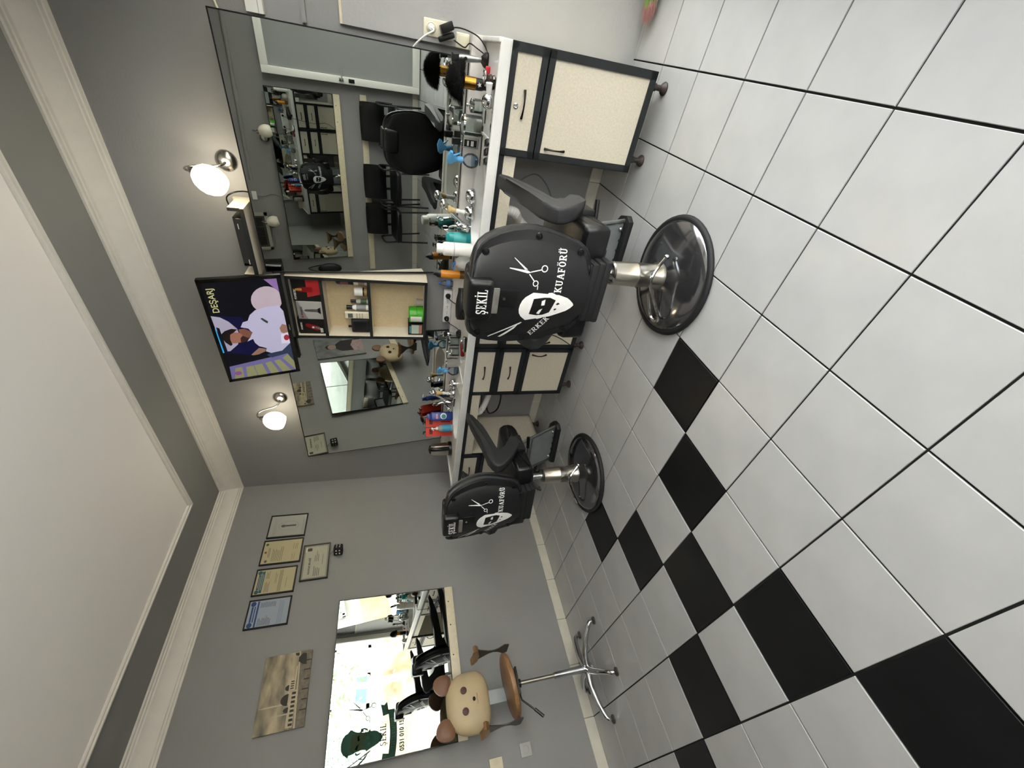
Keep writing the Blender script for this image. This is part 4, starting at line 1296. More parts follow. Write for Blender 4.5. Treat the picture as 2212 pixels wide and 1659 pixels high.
# ---- wall lamps
M_SHADE_ON = mat('lit_opal_glass', '#fff0d2', .3, emit=11.0)
M_SHADE_OFF = mat('unlit_opal_glass', '#d8d2c2', .35, var=.06, vscale=40)
M_BRUSH = mat('brushed_nickel', '#b7b4ae', .25, 1.0)
def wall_lamp(label, mw, lit, tiltx=0.0, tilty=0.0, side=1, dz=0.0):
    t = thing('wall_lamp', label, 'lamp', mw=mw, group='wall lamps with opal glass shades')
    m90 = Matrix.Rotation(R(-90), 4, 'Y')
    part('wall_plate', MB().lathe([(0, 0), (.052, 0), (.052, .010), (.045, .018), (.03, .026), (.012, .03), (0, .03)], 28, m90), M_BRUSH, t)
    part('arm', MB().tube(smoothpath([(-.02, 0, 0), (-.045, side * .02, .0), (-.075, side * .05, .03), (-.10, side * .075, .085 + dz), (-.13, side * .085, .115 + dz), (-.165, side * .085, .108 + dz), (-.185, side * .085, .075 + dz)], 6), .0065, 10), M_BRUSH, t)
    hm = Matrix.Translation((-.188, side * .085, .06 + dz)) @ Matrix.Rotation(tiltx, 4, 'X') @ Matrix.Rotation(tilty, 4, 'Y')
    part('lamp_holder', MB().lathe([(0, .028), (.012, .028), (.020, .012), (.022, -.004), (0, -.004)], 18, hm), M_BRUSH, t)
    prof = [(.020, .0), (.040, -.012), (.058, -.034), (.069, -.064), (.071, -.094), (.063, -.124), (.050, -.146)]
    inn = [(r - .003, z) for r, z in prof[::-1]]
    part('shade', MB().lathe(prof + inn, 28, hm), M_SHADE_ON if lit else M_SHADE_OFF, t, 60)
    part('bulb', MB().ell((0, 0, -.085), (.026, .026, .036), 14, 10, hm), M_SHADE_ON if lit else M_WHITE, t)
    return t
wall_lamp('lit wall lamp with opal shade above the big near mirror', WF @ Matrix.Translation((0, -2.885, 2.245)), True, R(20), R(20), .25, .04)
wall_lamp('lit wall lamp with opal shade above the far mirror', WF @ Matrix.Translation((0, -1.13, 2.28)), True, R(10), R(10), .62, .03)
wall_lamp('unlit wall lamp on the waiting wall above the middle of the long mirror', Matrix.Translation((XL, -2.40, 1.95)) @ Matrix.Rotation(R(180), 4, 'Z'), False, R(10), 0, 1)
wall_lamp('unlit wall lamp on the waiting wall next to the framed panels', Matrix.Translation((XL, -1.33, 2.06)) @ Matrix.Rotation(R(180), 4, 'Z'), False, R(10), 0, 1)
# ================================================================== bear stool
bs = thing('bear_stool', 'child stool with a tan teddy bear head backrest and wooden seat', 'stool', (-2.135, -.375, 0), R(4))
for i in range(5):
    a = R(-43 + 72 * i)
    d = Vector((math.cos(a), math.sin(a), 0))
    lg = part('leg', MB().tube(smoothpath([d * .02 + Vector((0, 0, .085)), d * .10 + Vector((0, 0, .092)), d * .20 + Vector((0, 0, .075)), d * .285 + Vector((0, 0, .045)), d * .30 + Vector((0, 0, .02))], 5), [.024 - .0005 * i_ for i_ in range(21)], 10), M_CHROME, bs)
    part('glide', MB().lathe([(0, 0), (.026, 0), (.026, .008), (.014, .016), (0, .018)], 14, Matrix.Translation(d * .302)), M_DARKG, lg)
part('gas_column', MB().cyl((0, 0, .05), (0, 0, .115), .03, n=16).cyl((0, 0, .11), (0, 0, .33), .025, .023, n=20), M_CHROME, bs)
part('gas_piston', MB().cyl((0, 0, .32), (0, 0, .60), .0135, n=16).cyl((0, 0, .318), (0, 0, .335), .019, n=16), M_STEEL, bs)
tl = Matrix.Translation((0, 0, .655)) @ Matrix.Rotation(R(-5), 4, 'Y') @ Matrix.Rotation(R(-4), 4, 'X')
part('seat', MB().lathe([(0, -.022), (.172, -.022), (.188, -.012), (.19, .0), (.188, .012), (.172, .02), (0, .02)], 40, tl), M_WOOD, bs, 40, label='round walnut seat')
part('seat_plate', MB().rbox((0, 0, .612), (.16, .16, .012), .003).cyl((0, 0, .58), (0, 0, .612), .025, n=14), M_BLACK, bs)
lv = part('height_lever', MB().tube([(-.03, -.02, .605), (-.10, -.03, .60), (-.20, -.05, .50)], .006, 8), M_BLACK, bs)
part('lever_grip', MB().tube([(-.165, -.043, .532), (-.215, -.053, .487)], .010, 8), M_BLACK, lv)
part('back_post', MB().bb((-.04, .155, .63), (.04, .163, .86)), M_GREYMET, bs, 0)
hd = MB()
n1, n2 = 22, 36
vs, fs = [], []
for i in range(n1 + 1):
    ph = math.pi * i / n1
    for j in range(n2):
        a = 2 * math.pi * j / n2
        sp = lambda v, e: math.copysign(abs(v) ** e, v)
        x = sp(math.cos(a), .72) * math.sin(ph) ** .55
        z = sp(math.sin(a), .72) * math.sin(ph) ** .55
        y = -math.cos(ph) * (1 - .1 * abs(x))
        vs.append((x * (.178 - .01 * z), .165 + y * .062, .925 + z * .148 - (.01 * x * x)))
for i in range(n1):
    for j in range(n2):
        fs.append((i * n2 + j, i * n2 + (j + 1) % n2, (i + 1) * n2 + (j + 1) % n2, (i + 1) * n2 + j))
head = part('bear_head', hd.add(vs, fs), M_TAN, bs, 60, label='padded tan leather bear head')
for s in (-1, 1):
    em = Matrix.Translation((s * .145, .15, 1.065)) @ Matrix.Rotation(R(-s * 40), 4, 'Y')
    e = MB()
    vs, fs = [], []
    N = 20
    for k_, (yy, sc_) in enumerate(((-.016, .78), (-.022, .55), (-.010, 1.0), (.012, 1.0), (.02, .6))):
        for j in range(N):
            a = 2 * math.pi * j / N
            w = .058 * (1 + .25 * math.sin(a)) * sc_
            vs.append((w * math.cos(a), yy, .025 + .062 * math.sin(a) * sc_))
    order = [1, 0, 2, 3, 4]
    for p, q in zip(order, order[1:]):
        for j in range(N):
            fs.append((p * N + j, p * N + (j + 1) % N, q * N + (j + 1) % N, q * N + j))
    fs.append(tuple(range(N, 2 * N)))
    fs.append(tuple(range(4 * N, 5 * N))[::-1])
    part('ear', e.add(vs, fs, em), M_BROWN, head, 60, label='brown leather ear')
    ym = Matrix.Translation((s * .058, .106, .952)) @ Matrix.Rotation(R(90), 4, 'X')
    b = part('button_eye', MB().lathe([(0, .004), (.012, .004), (.014, .007), (.021, .007), (.022, .003), (.022, -.003)], 22, ym), mat('maroon_button', '#47201f', .35), head)
    part('button_hole', MB().bb((s * .058 - .007, .0985, .949), (s * .058 - .002, .0995, .955)).bb((s * .058 + .002, .0985, .949), (s * .058 + .007, .0995, .955)), M_BLACK, b, 0)
part('nose', MB().ell((0, .103, .888), (.013, .008, .010), 14, 8), M_BLACK, head)
part('mouth', MB().tube(smoothpath([(-.04, .109, .876), (-.02, .104, .864), (0, .1025, .868), (.02, .104, .864), (.04, .109, .876)], 5), .0014, 5), M_BROWN, head)
for s in (-1, 1):
    br = [(-.11, .63), (.01, .63), (.02, .66), (-.02, .70), (-.035, .735), (-.02, .77), (.04, .83), (.05, .85), (-.12, .85), (-.10, .83), (-.065, .77), (-.06, .735), (-.075, .70), (-.12, .66)]
    YZ = Matrix(((0, 0, 1, 0), (1, 0, 0, 0), (0, 1, 0, 0), (0, 0, 0, 1)))
    b_ = part('arm_bracket', MB().prism(br, s * .208 - .003, s * .208 + .003, YZ), M_DARKG, bs)
    pad = [(-.15, .872), (-.13, .885), (-.05, .862), (.03, .866), (.08, .885), (.085, .872), (.03, .843), (-.05, .838), (-.12, .85)]
    part('arm_pad', prism_bevel(pad, s * .208 - .022, s * .208 + .022, .006, YZ), M_WOOD, bs)

# ================================================================== certificates on the back wall
def cert(label, x0, x1, z0, z1, paper, prints, rot=0.0):
    w, h = x1 - x0, z1 - z0
    fr = face_frame(((x0 + x1) / 2, -.010, (z0 + z1) / 2), (0, -1, 0)) @ Matrix.Rotation(rot, 4, 'Z')
    t = thing('framed_certificate', label, 'certificate', mw=fr, group='framed certificates on the back wall')
    f = MB()
    e = .009
    for a, b, c, d in ((-w / 2, -h / 2, w / 2, -h / 2 + e), (-w / 2, h / 2 - e, w / 2, h / 2), (-w / 2, -h / 2, -w / 2 + e, h / 2), (w / 2 - e, -h / 2, w / 2, h / 2)):
        f.bb((a, b, -.009), (c, d, .008))
    part('frame', f, M_BLACK, t, 0)
    pp = part('paper', MB().bb((-w / 2 + e * .5, -h / 2 + e * .5, -.008), (w / 2 - e * .5, h / 2 - e * .5, .0005)), paper, t, 0)
    for k_, (m, polys) in enumerate(prints):
        mb = MB()
        for q in polys:
            mb.add([(x * w, y * h, .0008 + .0002 * k_) for x, y in q], [tuple(range(len(q)))])
        link('print', flatmesh('print', mb, m), pp)
    part('glass', MB().bb((-w / 2 + e, -h / 2 + e, .003), (w / 2 - e, h / 2 - e, .0045)), glassmat('picture_glass', '#f4f4f2', .05), t, 0)
    return t, pp
def lines(x0, x1, ys, hgt=.008, rag=.25, seed=1):
    rd = random.Random(seed)
    return [_rc(x0, y, x1 - (x1 - x0) * rd.uniform(0, rag), y + hgt) for y in ys]
M_PAPG = mat('grey_white_paper', '#c6c6c3', .7)
M_PAPC = mat('cream_paper', '#d8cdac', .7)
M_PAPB = mat('pale_blue_paper', '#b9c4da', .7)
M_PAPL = mat('pale_grey_green_paper', '#ccccbf', .7)
M_INKT = mat('teal_ink', '#3f6f7f', .7)
M_INKB = mat('blue_ink', '#3c5c9a', .7)
M_INKD = mat('dark_ink', '#4a4a48', .7)
M_INKR = mat('red_ink', '#b44c40', .7)
M_LGREY = mat('light_grey_ink', '#a3a3a0', .7)
el = [[(x * .74, y) for x, y in q] for q in ring(0, -.02, .27, .012, 30)]
cert('grey and white certificate with an oval drawing, highest of the row nearest the corner', -.646, -.424, 2.172, 2.479, M_PAPG,
     [(M_LGREY, el + [[(x * .6, y) for x, y in q] for q in ring(0, .1, .09, .01, 20)] + lines(-.4, .4, [.36, .33, .30], .006)), (M_INK, [_rc(-.035, -.22, .035, .06), circ(0, .12, .06, 16)] + lines(-.4, .4, [-.40, -.43], .005) + [_rc(-.42, -.45, -.415, .45)])], R(-.8))
cert('cream certificate with a small red mark, second from the corner', -.887, -.667, 2.176, 2.487, M_PAPC,
     [(M_INKD, lines(-.38, .2, [.22, .18, .14, .10, .06, .02, -.02], .008, .4, 3) + lines(-.36, -.1, [-.28, -.33], .006, .3, 4) + lines(.05, .36, [-.28, -.33, -.37], .006, .3, 5) + lines(-.2, .22, [.33, .30], .008, .1, 6)), (M_INKR, [_rc(-.03, .38, .05, .43)]), (mat('green_ink', '#4c7a55', .7), [circ(.33, .40, .05, 12, .035)]), (M_INK, [circ(-.35, .36, .05, 12, .035)])], R(-.5))
cert('cream certificate with a teal banner heading, third from the corner', -1.134, -.919, 2.187, 2.490, M_PAPC,
     [(M_INKT, [_rc(-.28, .36, .28, .42), _rc(-.40, .28, .40, .345), circ(-.36, .40, .075, 16, .052), circ(.36, .40, .075, 16, .052)]), (M_TXTW, [_rc(-.3, .307, .3, .318), _rc(-.22, .385, .22, .395)]), (M_INKD, lines(-.4, .0, [.22, .19, .16, .13], .008, .3, 7) + lines(.1, .4, [.22, .19, .16], .008, .3, 8) + lines(-.42, .42, [-.10, -.13, -.16], .009, .1, 9) + lines(-.3, .1, [-.28], .007) + lines(-.1, .35, [.0, -.03], .006))], R(-.4))
cert('pale blue certificate with a blue heading, furthest from the corner', -1.377, -1.165, 2.190, 2.490, M_PAPB,
     [(M_INKB, [_rc(-.27, .37, .27, .41), _rc(-.27, .32, .27, .345), _rc(-.44, .25, .44, .29), circ(-.36, .385, .085, 16, .06), circ(.36, .385, .085, 16, .06)]), (mat('navy_ink', '#2c3a60', .7), lines(-.42, -.08, [.20 - .03 * i for i in range(10)], .008, .5, 11) + lines(.2, .40, [.20 - .03 * i for i in range(12)], .008, .2, 12)), (mat('pale_blue_ink', '#8fa0c6', .7), lines(-.42, .42, [-.24, -.27, -.30, -.33], .009, .1, 13))], R(-.3))
_t, _p = cert('wide certificate hung below the row, reading KALFALIK BELGESİ', -1.062, -.748, 1.944, 2.160, M_PAPL,
     [(mat('border_ink', '#a9aa9c', .7), [_rc(-.47, -.46, .47, -.40), _rc(-.47, .40, .47, .46), _rc(-.47, -.46, -.43, .46), _rc(.43, -.46, .47, .46)]), (M_INKD, lines(-.40, -.12, [.02, -.04, -.10, -.16], .018, .3, 14) + lines(.0, .3, [.02, -.04, -.10], .016, .4, 15) + lines(-.1, .2, [-.26], .012)), (mat('painted_white_glare', '#f0f0ea', .6), [[(.28, .40), (.42, .40), (.42, .30), (.34, .25)]]), (mat('portrait_ink', '#4d3a3c', .6), [_rc(.31, .17, .40, .34)])], R(.8))  # the white corner patch is glass glare painted onto the sheet
me = font_mesh('lettering', 'KALFALIK BELGESİ', .019, M_INKD, bold=.0007, sx=.9)
link('lettering', me, _p, mw=Matrix.Translation((-.035, .045, .0016)))
dc = thing('hanging_dice', 'black plush dice with white dots hanging under the wide certificate', 'dice', (-.845, -.052, 1.872), R(30))
part('cube', MB().rbox((0, 0, 0), (.072, .072, .072), .012, 3), M_MATTE, dc)
pm = MB()
for a, b in ((-1, -1), (-1, 1), (1, -1), (1, 1)):
    pm.cyl((a * .013, -.0362, b * .013), (a * .013, -.037, b * .013), .0058, n=10)
    pm.cyl((.0362, a * .013, b * .013), (.037, a * .013, b * .013), .0058, n=10)
    pm.cyl((-.0362, a * .013, b * .013), (-.037, a * .013, b * .013), .0058, n=10)
part('dot', pm, M_TXTW, dc)['kind'] = 'stuff'
part('string', MB().tube([(0, 0, .036), (.01, .03, .06), (.025, .05, .072)], .0015, 5), M_BLACK, dc)

# ---- sepia harbour picture on canvas
cv = thing('canvas_picture', 'sepia canvas photograph of a domed mosque with minarets, above the back wall mirror', 'picture', mw=face_frame((-1.813, -.013, 2.133), (0, -1, 0)) @ Matrix.Rotation(R(.6), 4, 'Z'))
CWD, CHT = .45, .302
def skymat():
    m = bpy.data.materials.new('sepia_sky')
    m.use_nodes = True
    nt = m.node_tree
    b = nt.nodes['Principled BSDF']
    b.inputs['Roughness'].default_value = .6
    tc = nt.nodes.new('ShaderNodeTexCoord')
    mp = nt.nodes.new('ShaderNodeMapping')
    mp.inputs['Scale'].default_value = (5, 14, 5)
    nz = nt.nodes.new('ShaderNodeTexNoise')
    nz.inputs['Scale'].default_value = 1.0
    nz.inputs['Detail'].default_value = 8
    rp = nt.nodes.new('ShaderNodeValToRGB')
    rp.color_ramp.elements[0].position, rp.color_ramp.elements[1].position = .33, .68
    rp.color_ramp.elements[0].color = lin('#55514a')
    rp.color_ramp.elements[1].color = lin('#c0b193')
    nt.links.new(tc.outputs['Object'], mp.inputs[0])
    nt.links.new(mp.outputs[0], nz.inputs['Vector'])
    nt.links.new(nz.outputs['Fac'], rp.inputs[0])
    nt.links.new(rp.outputs[0], b.inputs['Base Color'])
    return m
part('canvas', MB().rbox((0, 0, 0), (CWD, CHT, .024), .003), skymat(), cv)
def cpoly(name, polys, m, z):
    mb = MB()
    for q in polys:
        mb.add([(x * CWD, y * CHT, .0122 + z) for x, y in q], [tuple(range(len(q)))])
    return link(name, flatmesh(name, mb, m), cv)
M_SEP1 = mat('sepia_dark', '#2c2925', .6, var=.3, vscale=40)
M_SEP2 = mat('sepia_mid', '#6f675a', .6, var=.3, vscale=50)
M_SEP3 = mat('sepia_light', '#b9ac92', .6, var=.12, vscale=50)
cpoly('water', [[(-.5, -.5), (.5, -.5), (.5, -.24), (-.5, -.20)]], M_SEP2, .0002)
cpoly('quay', [[(-.5, -.28), (.5, -.22), (.5, -.245), (-.5, -.32)]], M_SEP3, .0004)
cpoly('minaret', [_rc(-.315, -.15, -.30, .12), _rc(-.19, -.15, -.172, .36), [(-.19, .36), (-.172, .36), (-.181, .47)], [(-.315, .12), (-.30, .12), (-.307, .2)], _rc(-.196, .18, -.166, .2)], M_SEP3, .0006)
cpoly('buildings', [_rc(-.48, -.26, -.02, -.12), _rc(-.06, -.22, .12, -.08), _rc(.12, -.22, .3, -.19)], M_SEP3, .0007)
cpoly('dome', [[(-.13 + .075 * math.cos(R(a)), -.10 + .15 * math.sin(R(a))) for a in range(0, 181, 20)], [(-.26 + .035 * math.cos(R(a)), -.13 + .1 * math.sin(R(a))) for a in range(0, 181, 30)], [(.02 + .04 * math.cos(R(a)), -.09 + .08 * math.sin(R(a))) for a in range(0, 181, 30)]], M_SEP1, .0008)
cpoly('arches', [_rc(-.46 + i * .055, -.25, -.43 + i * .055, -.17) for i in range(8)] + [_rc(.0 + i * .03, -.19, .015 + i * .03, -.12) for i in range(4)], M_SEP1, .0009)
cpoly('mooring_post', [_rc(-.30 + i * .13, -.5, -.285 + i * .13, -.36 - .02 * (i % 2)) for i in range(6)], M_SEP1, .0010)
cpoly('ferry', [[(.30, -.40), (.46, -.38), (.47, -.30), (.42, -.22), (.36, -.22), (.31, -.32)], [(.44, -.22), (.485, -.22), (.485, -.13), (.45, -.15)]], M_SEP1, .0011)
# ---- portrait poster further along the wall, seen in the far mirror
pt = thing('canvas_picture', 'grey portrait poster of a seated person, seen only in the far mirror', 'picture', mw=face_frame((-2.745, -.014, 1.515), (0, -1, 0)))
part('canvas', MB().rbox((0, 0, 0), (.50, .64, .024), .003), mat('grey_cloudy_print', '#77797a', .6, var=.35, vscale=9), pt)
def ppoly(name, q, col, z):
    mb = MB().add([(x, y, .0124 + z) for x, y in q], [tuple(range(len(q)))])
    return link(name, flatmesh(name, mb, mat('print_' + col.lstrip('#'), col, .6, var=.2, vscale=30)), pt)
ppoly('city', [(-.25, -.32), (.25, -.32), (.25, -.05), (.10, .0), (-.25, -.08)], '#8e8d8a', .0002)
ppoly('jacket', [(-.16, -.30), (.14, -.30), (.13, -.02), (.06, .05), (-.06, .05), (-.14, -.03)], '#2a2426', .0004)
ppoly('face', circ(0, .115, .052, 18, .068), '#a98a7c', .0006)
ppoly('hair', [(-.055, .12), (-.05, .17), (0, .195), (.05, .17), (.055, .12), (.03, .155), (-.03, .155)], '#262220', .0008)
ppoly('blanket', [(-.12, -.32), (.14, -.32), (.16, -.18), (.0, -.15), (-.13, -.2)], '#a78e90', .0010)

# ================================================================== waiting side
def waiting_chair(label, y):
    t = thing('waiting_chair', label, 'chair', (XL + .36, y, 0), 0.0, 'black waiting chairs along the wall')
    st = [(-.20, -.225), (.16, -.235), (.215, -.20), (.225, 0), (.215, .20), (.16, .235), (-.20, .225)]
    part('seat', prism_bevel(st, .395, .455, .022, None, 3), M_LEATH, t, 50)
    bk = MB()
    vs, fs = [], []
    N, K = 10, 6
    for sgn in (0, 1):
        for i in range(N + 1):
            yy = -.225 + .45 * i / N
            for k_ in range(K + 1):
                u = k_ / K
                zz = .50 + .30 * u
                rnd = (abs(2 * u - 1) ** 4) * (abs(2 * i / N - 1) ** 4) * .03
                fx = -.235 - .05 * u + .06 * (yy / .225) ** 2 * .5
                bul = .03 * (1 - (2 * u - 1) ** 4) * (1 - (2 * i / N - 1) ** 4)
                vs.append((fx + (bul + .012 if sgn else -.012), yy * (1 - rnd), zz))
    W_ = (N + 1) * (K + 1)
    for sgn in (0, 1):
        for i in range(N):
            for k_ in range(K):
                a = sgn * W_ + i * (K + 1) + k_
                fs.append((a, a + 1, a + K + 2, a + K + 1))
    for i in range(N):
        for k_ in (0, K):
            a = i * (K + 1) + k_
            fs.append((a, a + K + 1, a + K + 1 + W_, a + W_))
    for k_ in range(K):
        for i in (0, N):
            a = i * (K + 1) + k_
            fs.append((a, a + 1, a + 1 + W_, a + W_))
    part('backrest', bk.add(vs, fs), M_LEATH, t, 60)
    part('back_bracket', MB().bb((-.235, -.10, .42), (-.225, -.07, .56)).bb((-.235, .07, .42), (-.225, .10, .56)), M_BLACK, t, 0)
    for s in (-1, 1):
        part('leg', MB().tube([(.17, s * .215, .40), (.20, s * .225, 0)], .012, 8), M_BLACK, t)
        part('leg', MB().tube([(-.17, s * .215, .40), (-.22, s * .225, 0)], .012, 8), M_BLACK, t)
        part('armrest', MB().tube(smoothpath([(-.18, s * .232, .40), (-.18, s * .236, .56), (-.13, s * .236, .615), (.06, s * .236, .615), (.10, s * .236, .57), (.10, s * .232, .41)], 5), .013, 8), M_BLACK, t)
    return t
waiting_chair('black leather waiting chair nearest the open glass door, seen in the mirror', -2.70)
waiting_chair('middle black leather waiting chair of the three, seen in the mirror', -1.97)
waiting_chair('black leather waiting chair furthest from the glass door, seen in the mirror', -1.455)
fp = thing('framed_picture', 'framed picture with three dark panels on the waiting wall', 'picture', mw=face_frame((XL + .014, -1.235, 2.29), (1, 0, 0)))
fm = MB()
for a, b, c, d in ((-.255, -.19, .255, -.15), (-.255, .15, .255, .19), (-.255, -.19, -.215, .19), (.215, -.19, .255, .19)):
    fm.bb((a, b, -.012), (c, d, .014))
part('frame', fm, mat('silver_frame', '#b5b3a8', .4, .4), fp, 0)
part('mount', MB().bb((-.22, -.155, -.012), (.22, .155, .002)), mat('dark_mount', '#4b4a44', .7), fp, 0)
for i in range(3):
    part('panel', MB().bb((-.19 + i * .13, -.12, .002), (-.07 + i * .13, .12, .005)), mat('charcoal_relief', '#1d1e1f', .5, var=.5, vscale=60, bump=.3, bscale=60), fp, 0)
sw = thing('cable_switch', 'white switch box with a cord on the waiting wall', 'switch', (XL, -1.71, 2.2))
part('case', MB().rbox((.012, 0, 0), (.024, .10, .055), .006), M_WHITE, sw)
part('cord', MB().tube(smoothpath([(.01, 0, -.03), (.008, .01, -.12), (.008, -.02, -.22), (.008, .02, -.30)], 5), .003, 6), mat('grey_cable', '#77777a', .6), sw)
sp = thing('loudspeaker', 'dark loudspeaker high on the waiting wall near the back corner', 'loudspeaker', (XL + .12, -.66, 2.03))
part('cabinet', MB().rbox((0, 0, .17), (.22, .36, .34), .012), mat('dark_brown_vinyl', '#2a2825', .6), sp)
part('grille', MB().rbox((.112, 0, .17), (.01, .32, .30), .004), M_MATTE, sp)
part('bracket', MB().bb((-.12, -.03, .10), (-.10, .03, .24)), M_BLACK, sp, 0)
bg = thing('hanging_bag', 'black bag hanging from a hook on the waiting wall', 'bag', (XL, -.67, 1.22))
part('bag_body', MB().ell((.055, 0, .17), (.05, .085, .17), 18, 12), M_MATTE, bg)
part('strap', MB().tube(smoothpath([(.05, -.06, .28), (.03, -.02, .44), (.02, .0, .465), (.03, .02, .44), (.05, .06, .28)], 5), .008, 6), M_MATTE, bg)
part('hook', MB().tube([(0, 0, .47), (.03, 0, .465), (.04, 0, .485)], .006, 8), M_CHROME, bg)
o = struct('trim_5', MB().tube([(XL, -4.05, 2.12), (XL, -3.3, 2.15), (XL, -2.3, 2.19), (XL, -1.9, 2.2)], .022, 10), M_WALL, label='cable run painted over on the waiting wall', cat='conduit')
# ---- broom lying against the counter wall
bm_ = thing('broom', 'green broom head with pink bristle tips lying on the floor by the wall', 'broom', mw=WF @ Matrix.Translation((-.115, -3.94, 0)) @ Matrix.Rotation(R(96), 4, 'Z'))
part('broom_block', MB().rbox((-.16, 0, .05), (.12, .08, .05), .01), mat('brown_wood_block', '#7d5a37', .6, var=.2, vscale=12), bm_)
part('broom_handle', MB().cyl((-.2, 0, .05), (-.42, 0, .08), .012, n=10), M_STRIPW, bm_)
br1, br2 = MB(), MB()
for i in range(420):
    y = random.uniform(-.035, .035)
    z = random.uniform(.03, .07)
    L = .20 + random.uniform(-.03, .03) - abs(y) * .8
    y2, z2 = y * 1.25 + random.uniform(-.008, .008), max(.006, z * .8 + random.uniform(-.012, .012))
    mid = (-.10 + L * .7, y * 1.15, z * .9)
    br1.add([(-.10, y - .0012, z), (-.10, y + .0012, z), (mid[0], mid[1] + .0012, mid[2]), (mid[0], mid[1] - .0012, mid[2])], [(0, 1, 2, 3)])
    br1.add([(-.10, y, z - .0012), (-.10, y, z + .0012), (mid[0], mid[1], mid[2] + .0012), (mid[0], mid[1], mid[2] - .0012)], [(0, 1, 2, 3)])
    br2.add([(mid[0], mid[1] - .0012, mid[2]), (mid[0], mid[1] + .0012, mid[2]), (-.10 + L, y2, z2)], [(0, 1, 2)])
    br2.add([(mid[0], mid[1], mid[2] - .0012), (mid[0], mid[1], mid[2] + .0012), (-.10 + L, y2, z2)], [(0, 1, 2)])
part('bristles', br1, mat('green_bristle', '#7f9a55', .7), bm_, 0)['kind'] = 'stuff'
part('bristle_tips', br2, mat('pink_bristle', '#b98a86', .7), bm_, 0)['kind'] = 'stuff'
# ================================================================== things on the counter
Z0 = CT + .0005
def L(prof, m=None, n=22):
    return MB().lathe(prof, n, m)
def at(x, y, z=0, rz=0):
    return Matrix.Translation((x, y, z)) @ Matrix.Rotation(rz, 4, 'Z')
# sockets at the near end
ds = thing('wall_socket', 'cream double wall socket with two plugs beside the big mirror', 'socket', mw=WF @ Matrix.Translation((-.012, -3.632, 1.118)))
part('plate', MB().rbox((-.006, 0, 0), (.012, .072, .150), .007, 3), M_CREAM, ds)
for z in (-.037, .037):
    part('insert', L([(.021, 0), (.025, .002), (.0215, .005), (.020, .001), (0, .001)], Matrix.Translation((-.012, 0, z)) @ Matrix.Rotation(R(-90), 4, 'Y')), M_CREAM, ds)
pg = thing('power_plug', 'white round plug and cord in the upper socket', 'plug', mw=WF @ Matrix.Translation((-.0255, -3.632, 1.155)))
part('plug_body', L([(0, 0), (.018, 0), (.018, .012), (.010, .022), (0, .022)], Matrix.Rotation(R(-90), 4, 'Y')), M_WHITE, pg)
part('cord', MB().tube(smoothpath([(-.02, 0, 0), (-.035, .01, -.01), (-.03, .035, .03), (-.012, .07, .07), (.0, .095, .09)], 6), .0045, 8), M_WHITE, pg)
pa = thing('power_adapter', 'black charger adapter in the lower socket with its lead to the trimmer stand', 'adapter', mw=WF @ Matrix.Translation((-.0255, -3.632, 1.08)))
part('adapter_body', MB().rbox((-.034, -.012, -.005), (.064, .036, .066), .005, 2, Matrix.Rotation(R(-25), 4, 'X')).rbox((-.022, .024, .008), (.04, .024, .085), .008, 2, Matrix.Rotation(R(-22), 4, 'X')), M_BLACK, pa)
part('cord', MB().tube(smoothpath([(-.03, -.018, -.03), (-.035, -.022, -.07), (-.05, -.015, -.12), (-.08, .0, -.16), (-.11, .03, -.19), (-.13, .05, -.2)], 6), .003, 6), M_BLACK, pa)
part('cord', MB().tube(smoothpath([(-.018, .03, -.042), (-.02, .042, -.07), (-.025, .05, -.10), (-.05, .03, -.12), (-.06, .045, -.16), (-.10, .06, -.19)], 6), .003, 6), M_BLACK, pa)
ss = thing('wall_switch', 'single cream wall switch under the double socket', 'switch', mw=WF @ Matrix.Translation((-.012, -3.606, .992)))
part('plate', MB().rbox((-.006, 0, 0), (.012, .064, .070), .006, 3), M_CREAM, ss)
part('rocker', MB().rbox((-.013, 0, 0), (.006, .044, .046), .003), M_CREAM, ss)

def trimmer(label, x, y, h, body, base, lean=0.0, rz=0.0):
    t = wroot('hair_trimmer', label, 'trimmer', x, y, Z0, rz)
    part('charging_stand', L([(0, 0), (.034, 0), (.036, .008), (.030, .020), (.018, .03), (.014, .034), (0, .034)]), base, t)
    m = Matrix.Rotation(lean, 4, 'X')
    part('body', MB().lathe([(0, .025), (.010, .025), (.013, .06), (.016, h * .55), (.0165, h * .72), (.014, h * .8), (0, h * .8)], 16, m), body, t)
    part('blade_head', MB().rbox((0, 0, h * .88), (.022, .032, h * .18), .003, 1, m).bb((-.006, -.019, h * .965), (.006, .019, h), m), M_BLACK, t)
    part('power_button', MB().cyl(m @ Vector((-.0155, 0, h * .62)), m @ Vector((-.019, 0, h * .62)), .008, n=12), M_BLACK, t)
    return t
trimmer('silver hair trimmer on a black charging stand at the near end of the counter', -.165, -3.548, .185, M_ALU, M_BLACK, R(-4))
rd = wroot('clipper_guard', 'small red clipper guard beside the trimmer stand', 'comb guard', -.255, -3.512, Z0)
part('guard', MB().rbox((0, 0, .011), (.022, .034, .022), .007, 3), mat('bright_red_plastic', '#d3323a', .35), rd)
cj = wroot('trinket_jar', 'cut-glass jar with a shiny lid at the front of the near counter', 'jar', -.43, -3.475, Z0)
part('jar_body', L([(0, 0), (.024, 0), (.030, .008), (.026, .016), (.031, .024), (.026, .032), (.03, .04), (.022, .048), (0, .048)], n=12), mat('bronze_glass', '#4b413c', .12, .7), cj, 20)
part('ring', MB().tube([(.03 * math.cos(a * .5236) , -.02 + .022 * math.sin(a * .5236), .055) for a in range(12)], .004, 6, closed=True), M_CHROME, cj)
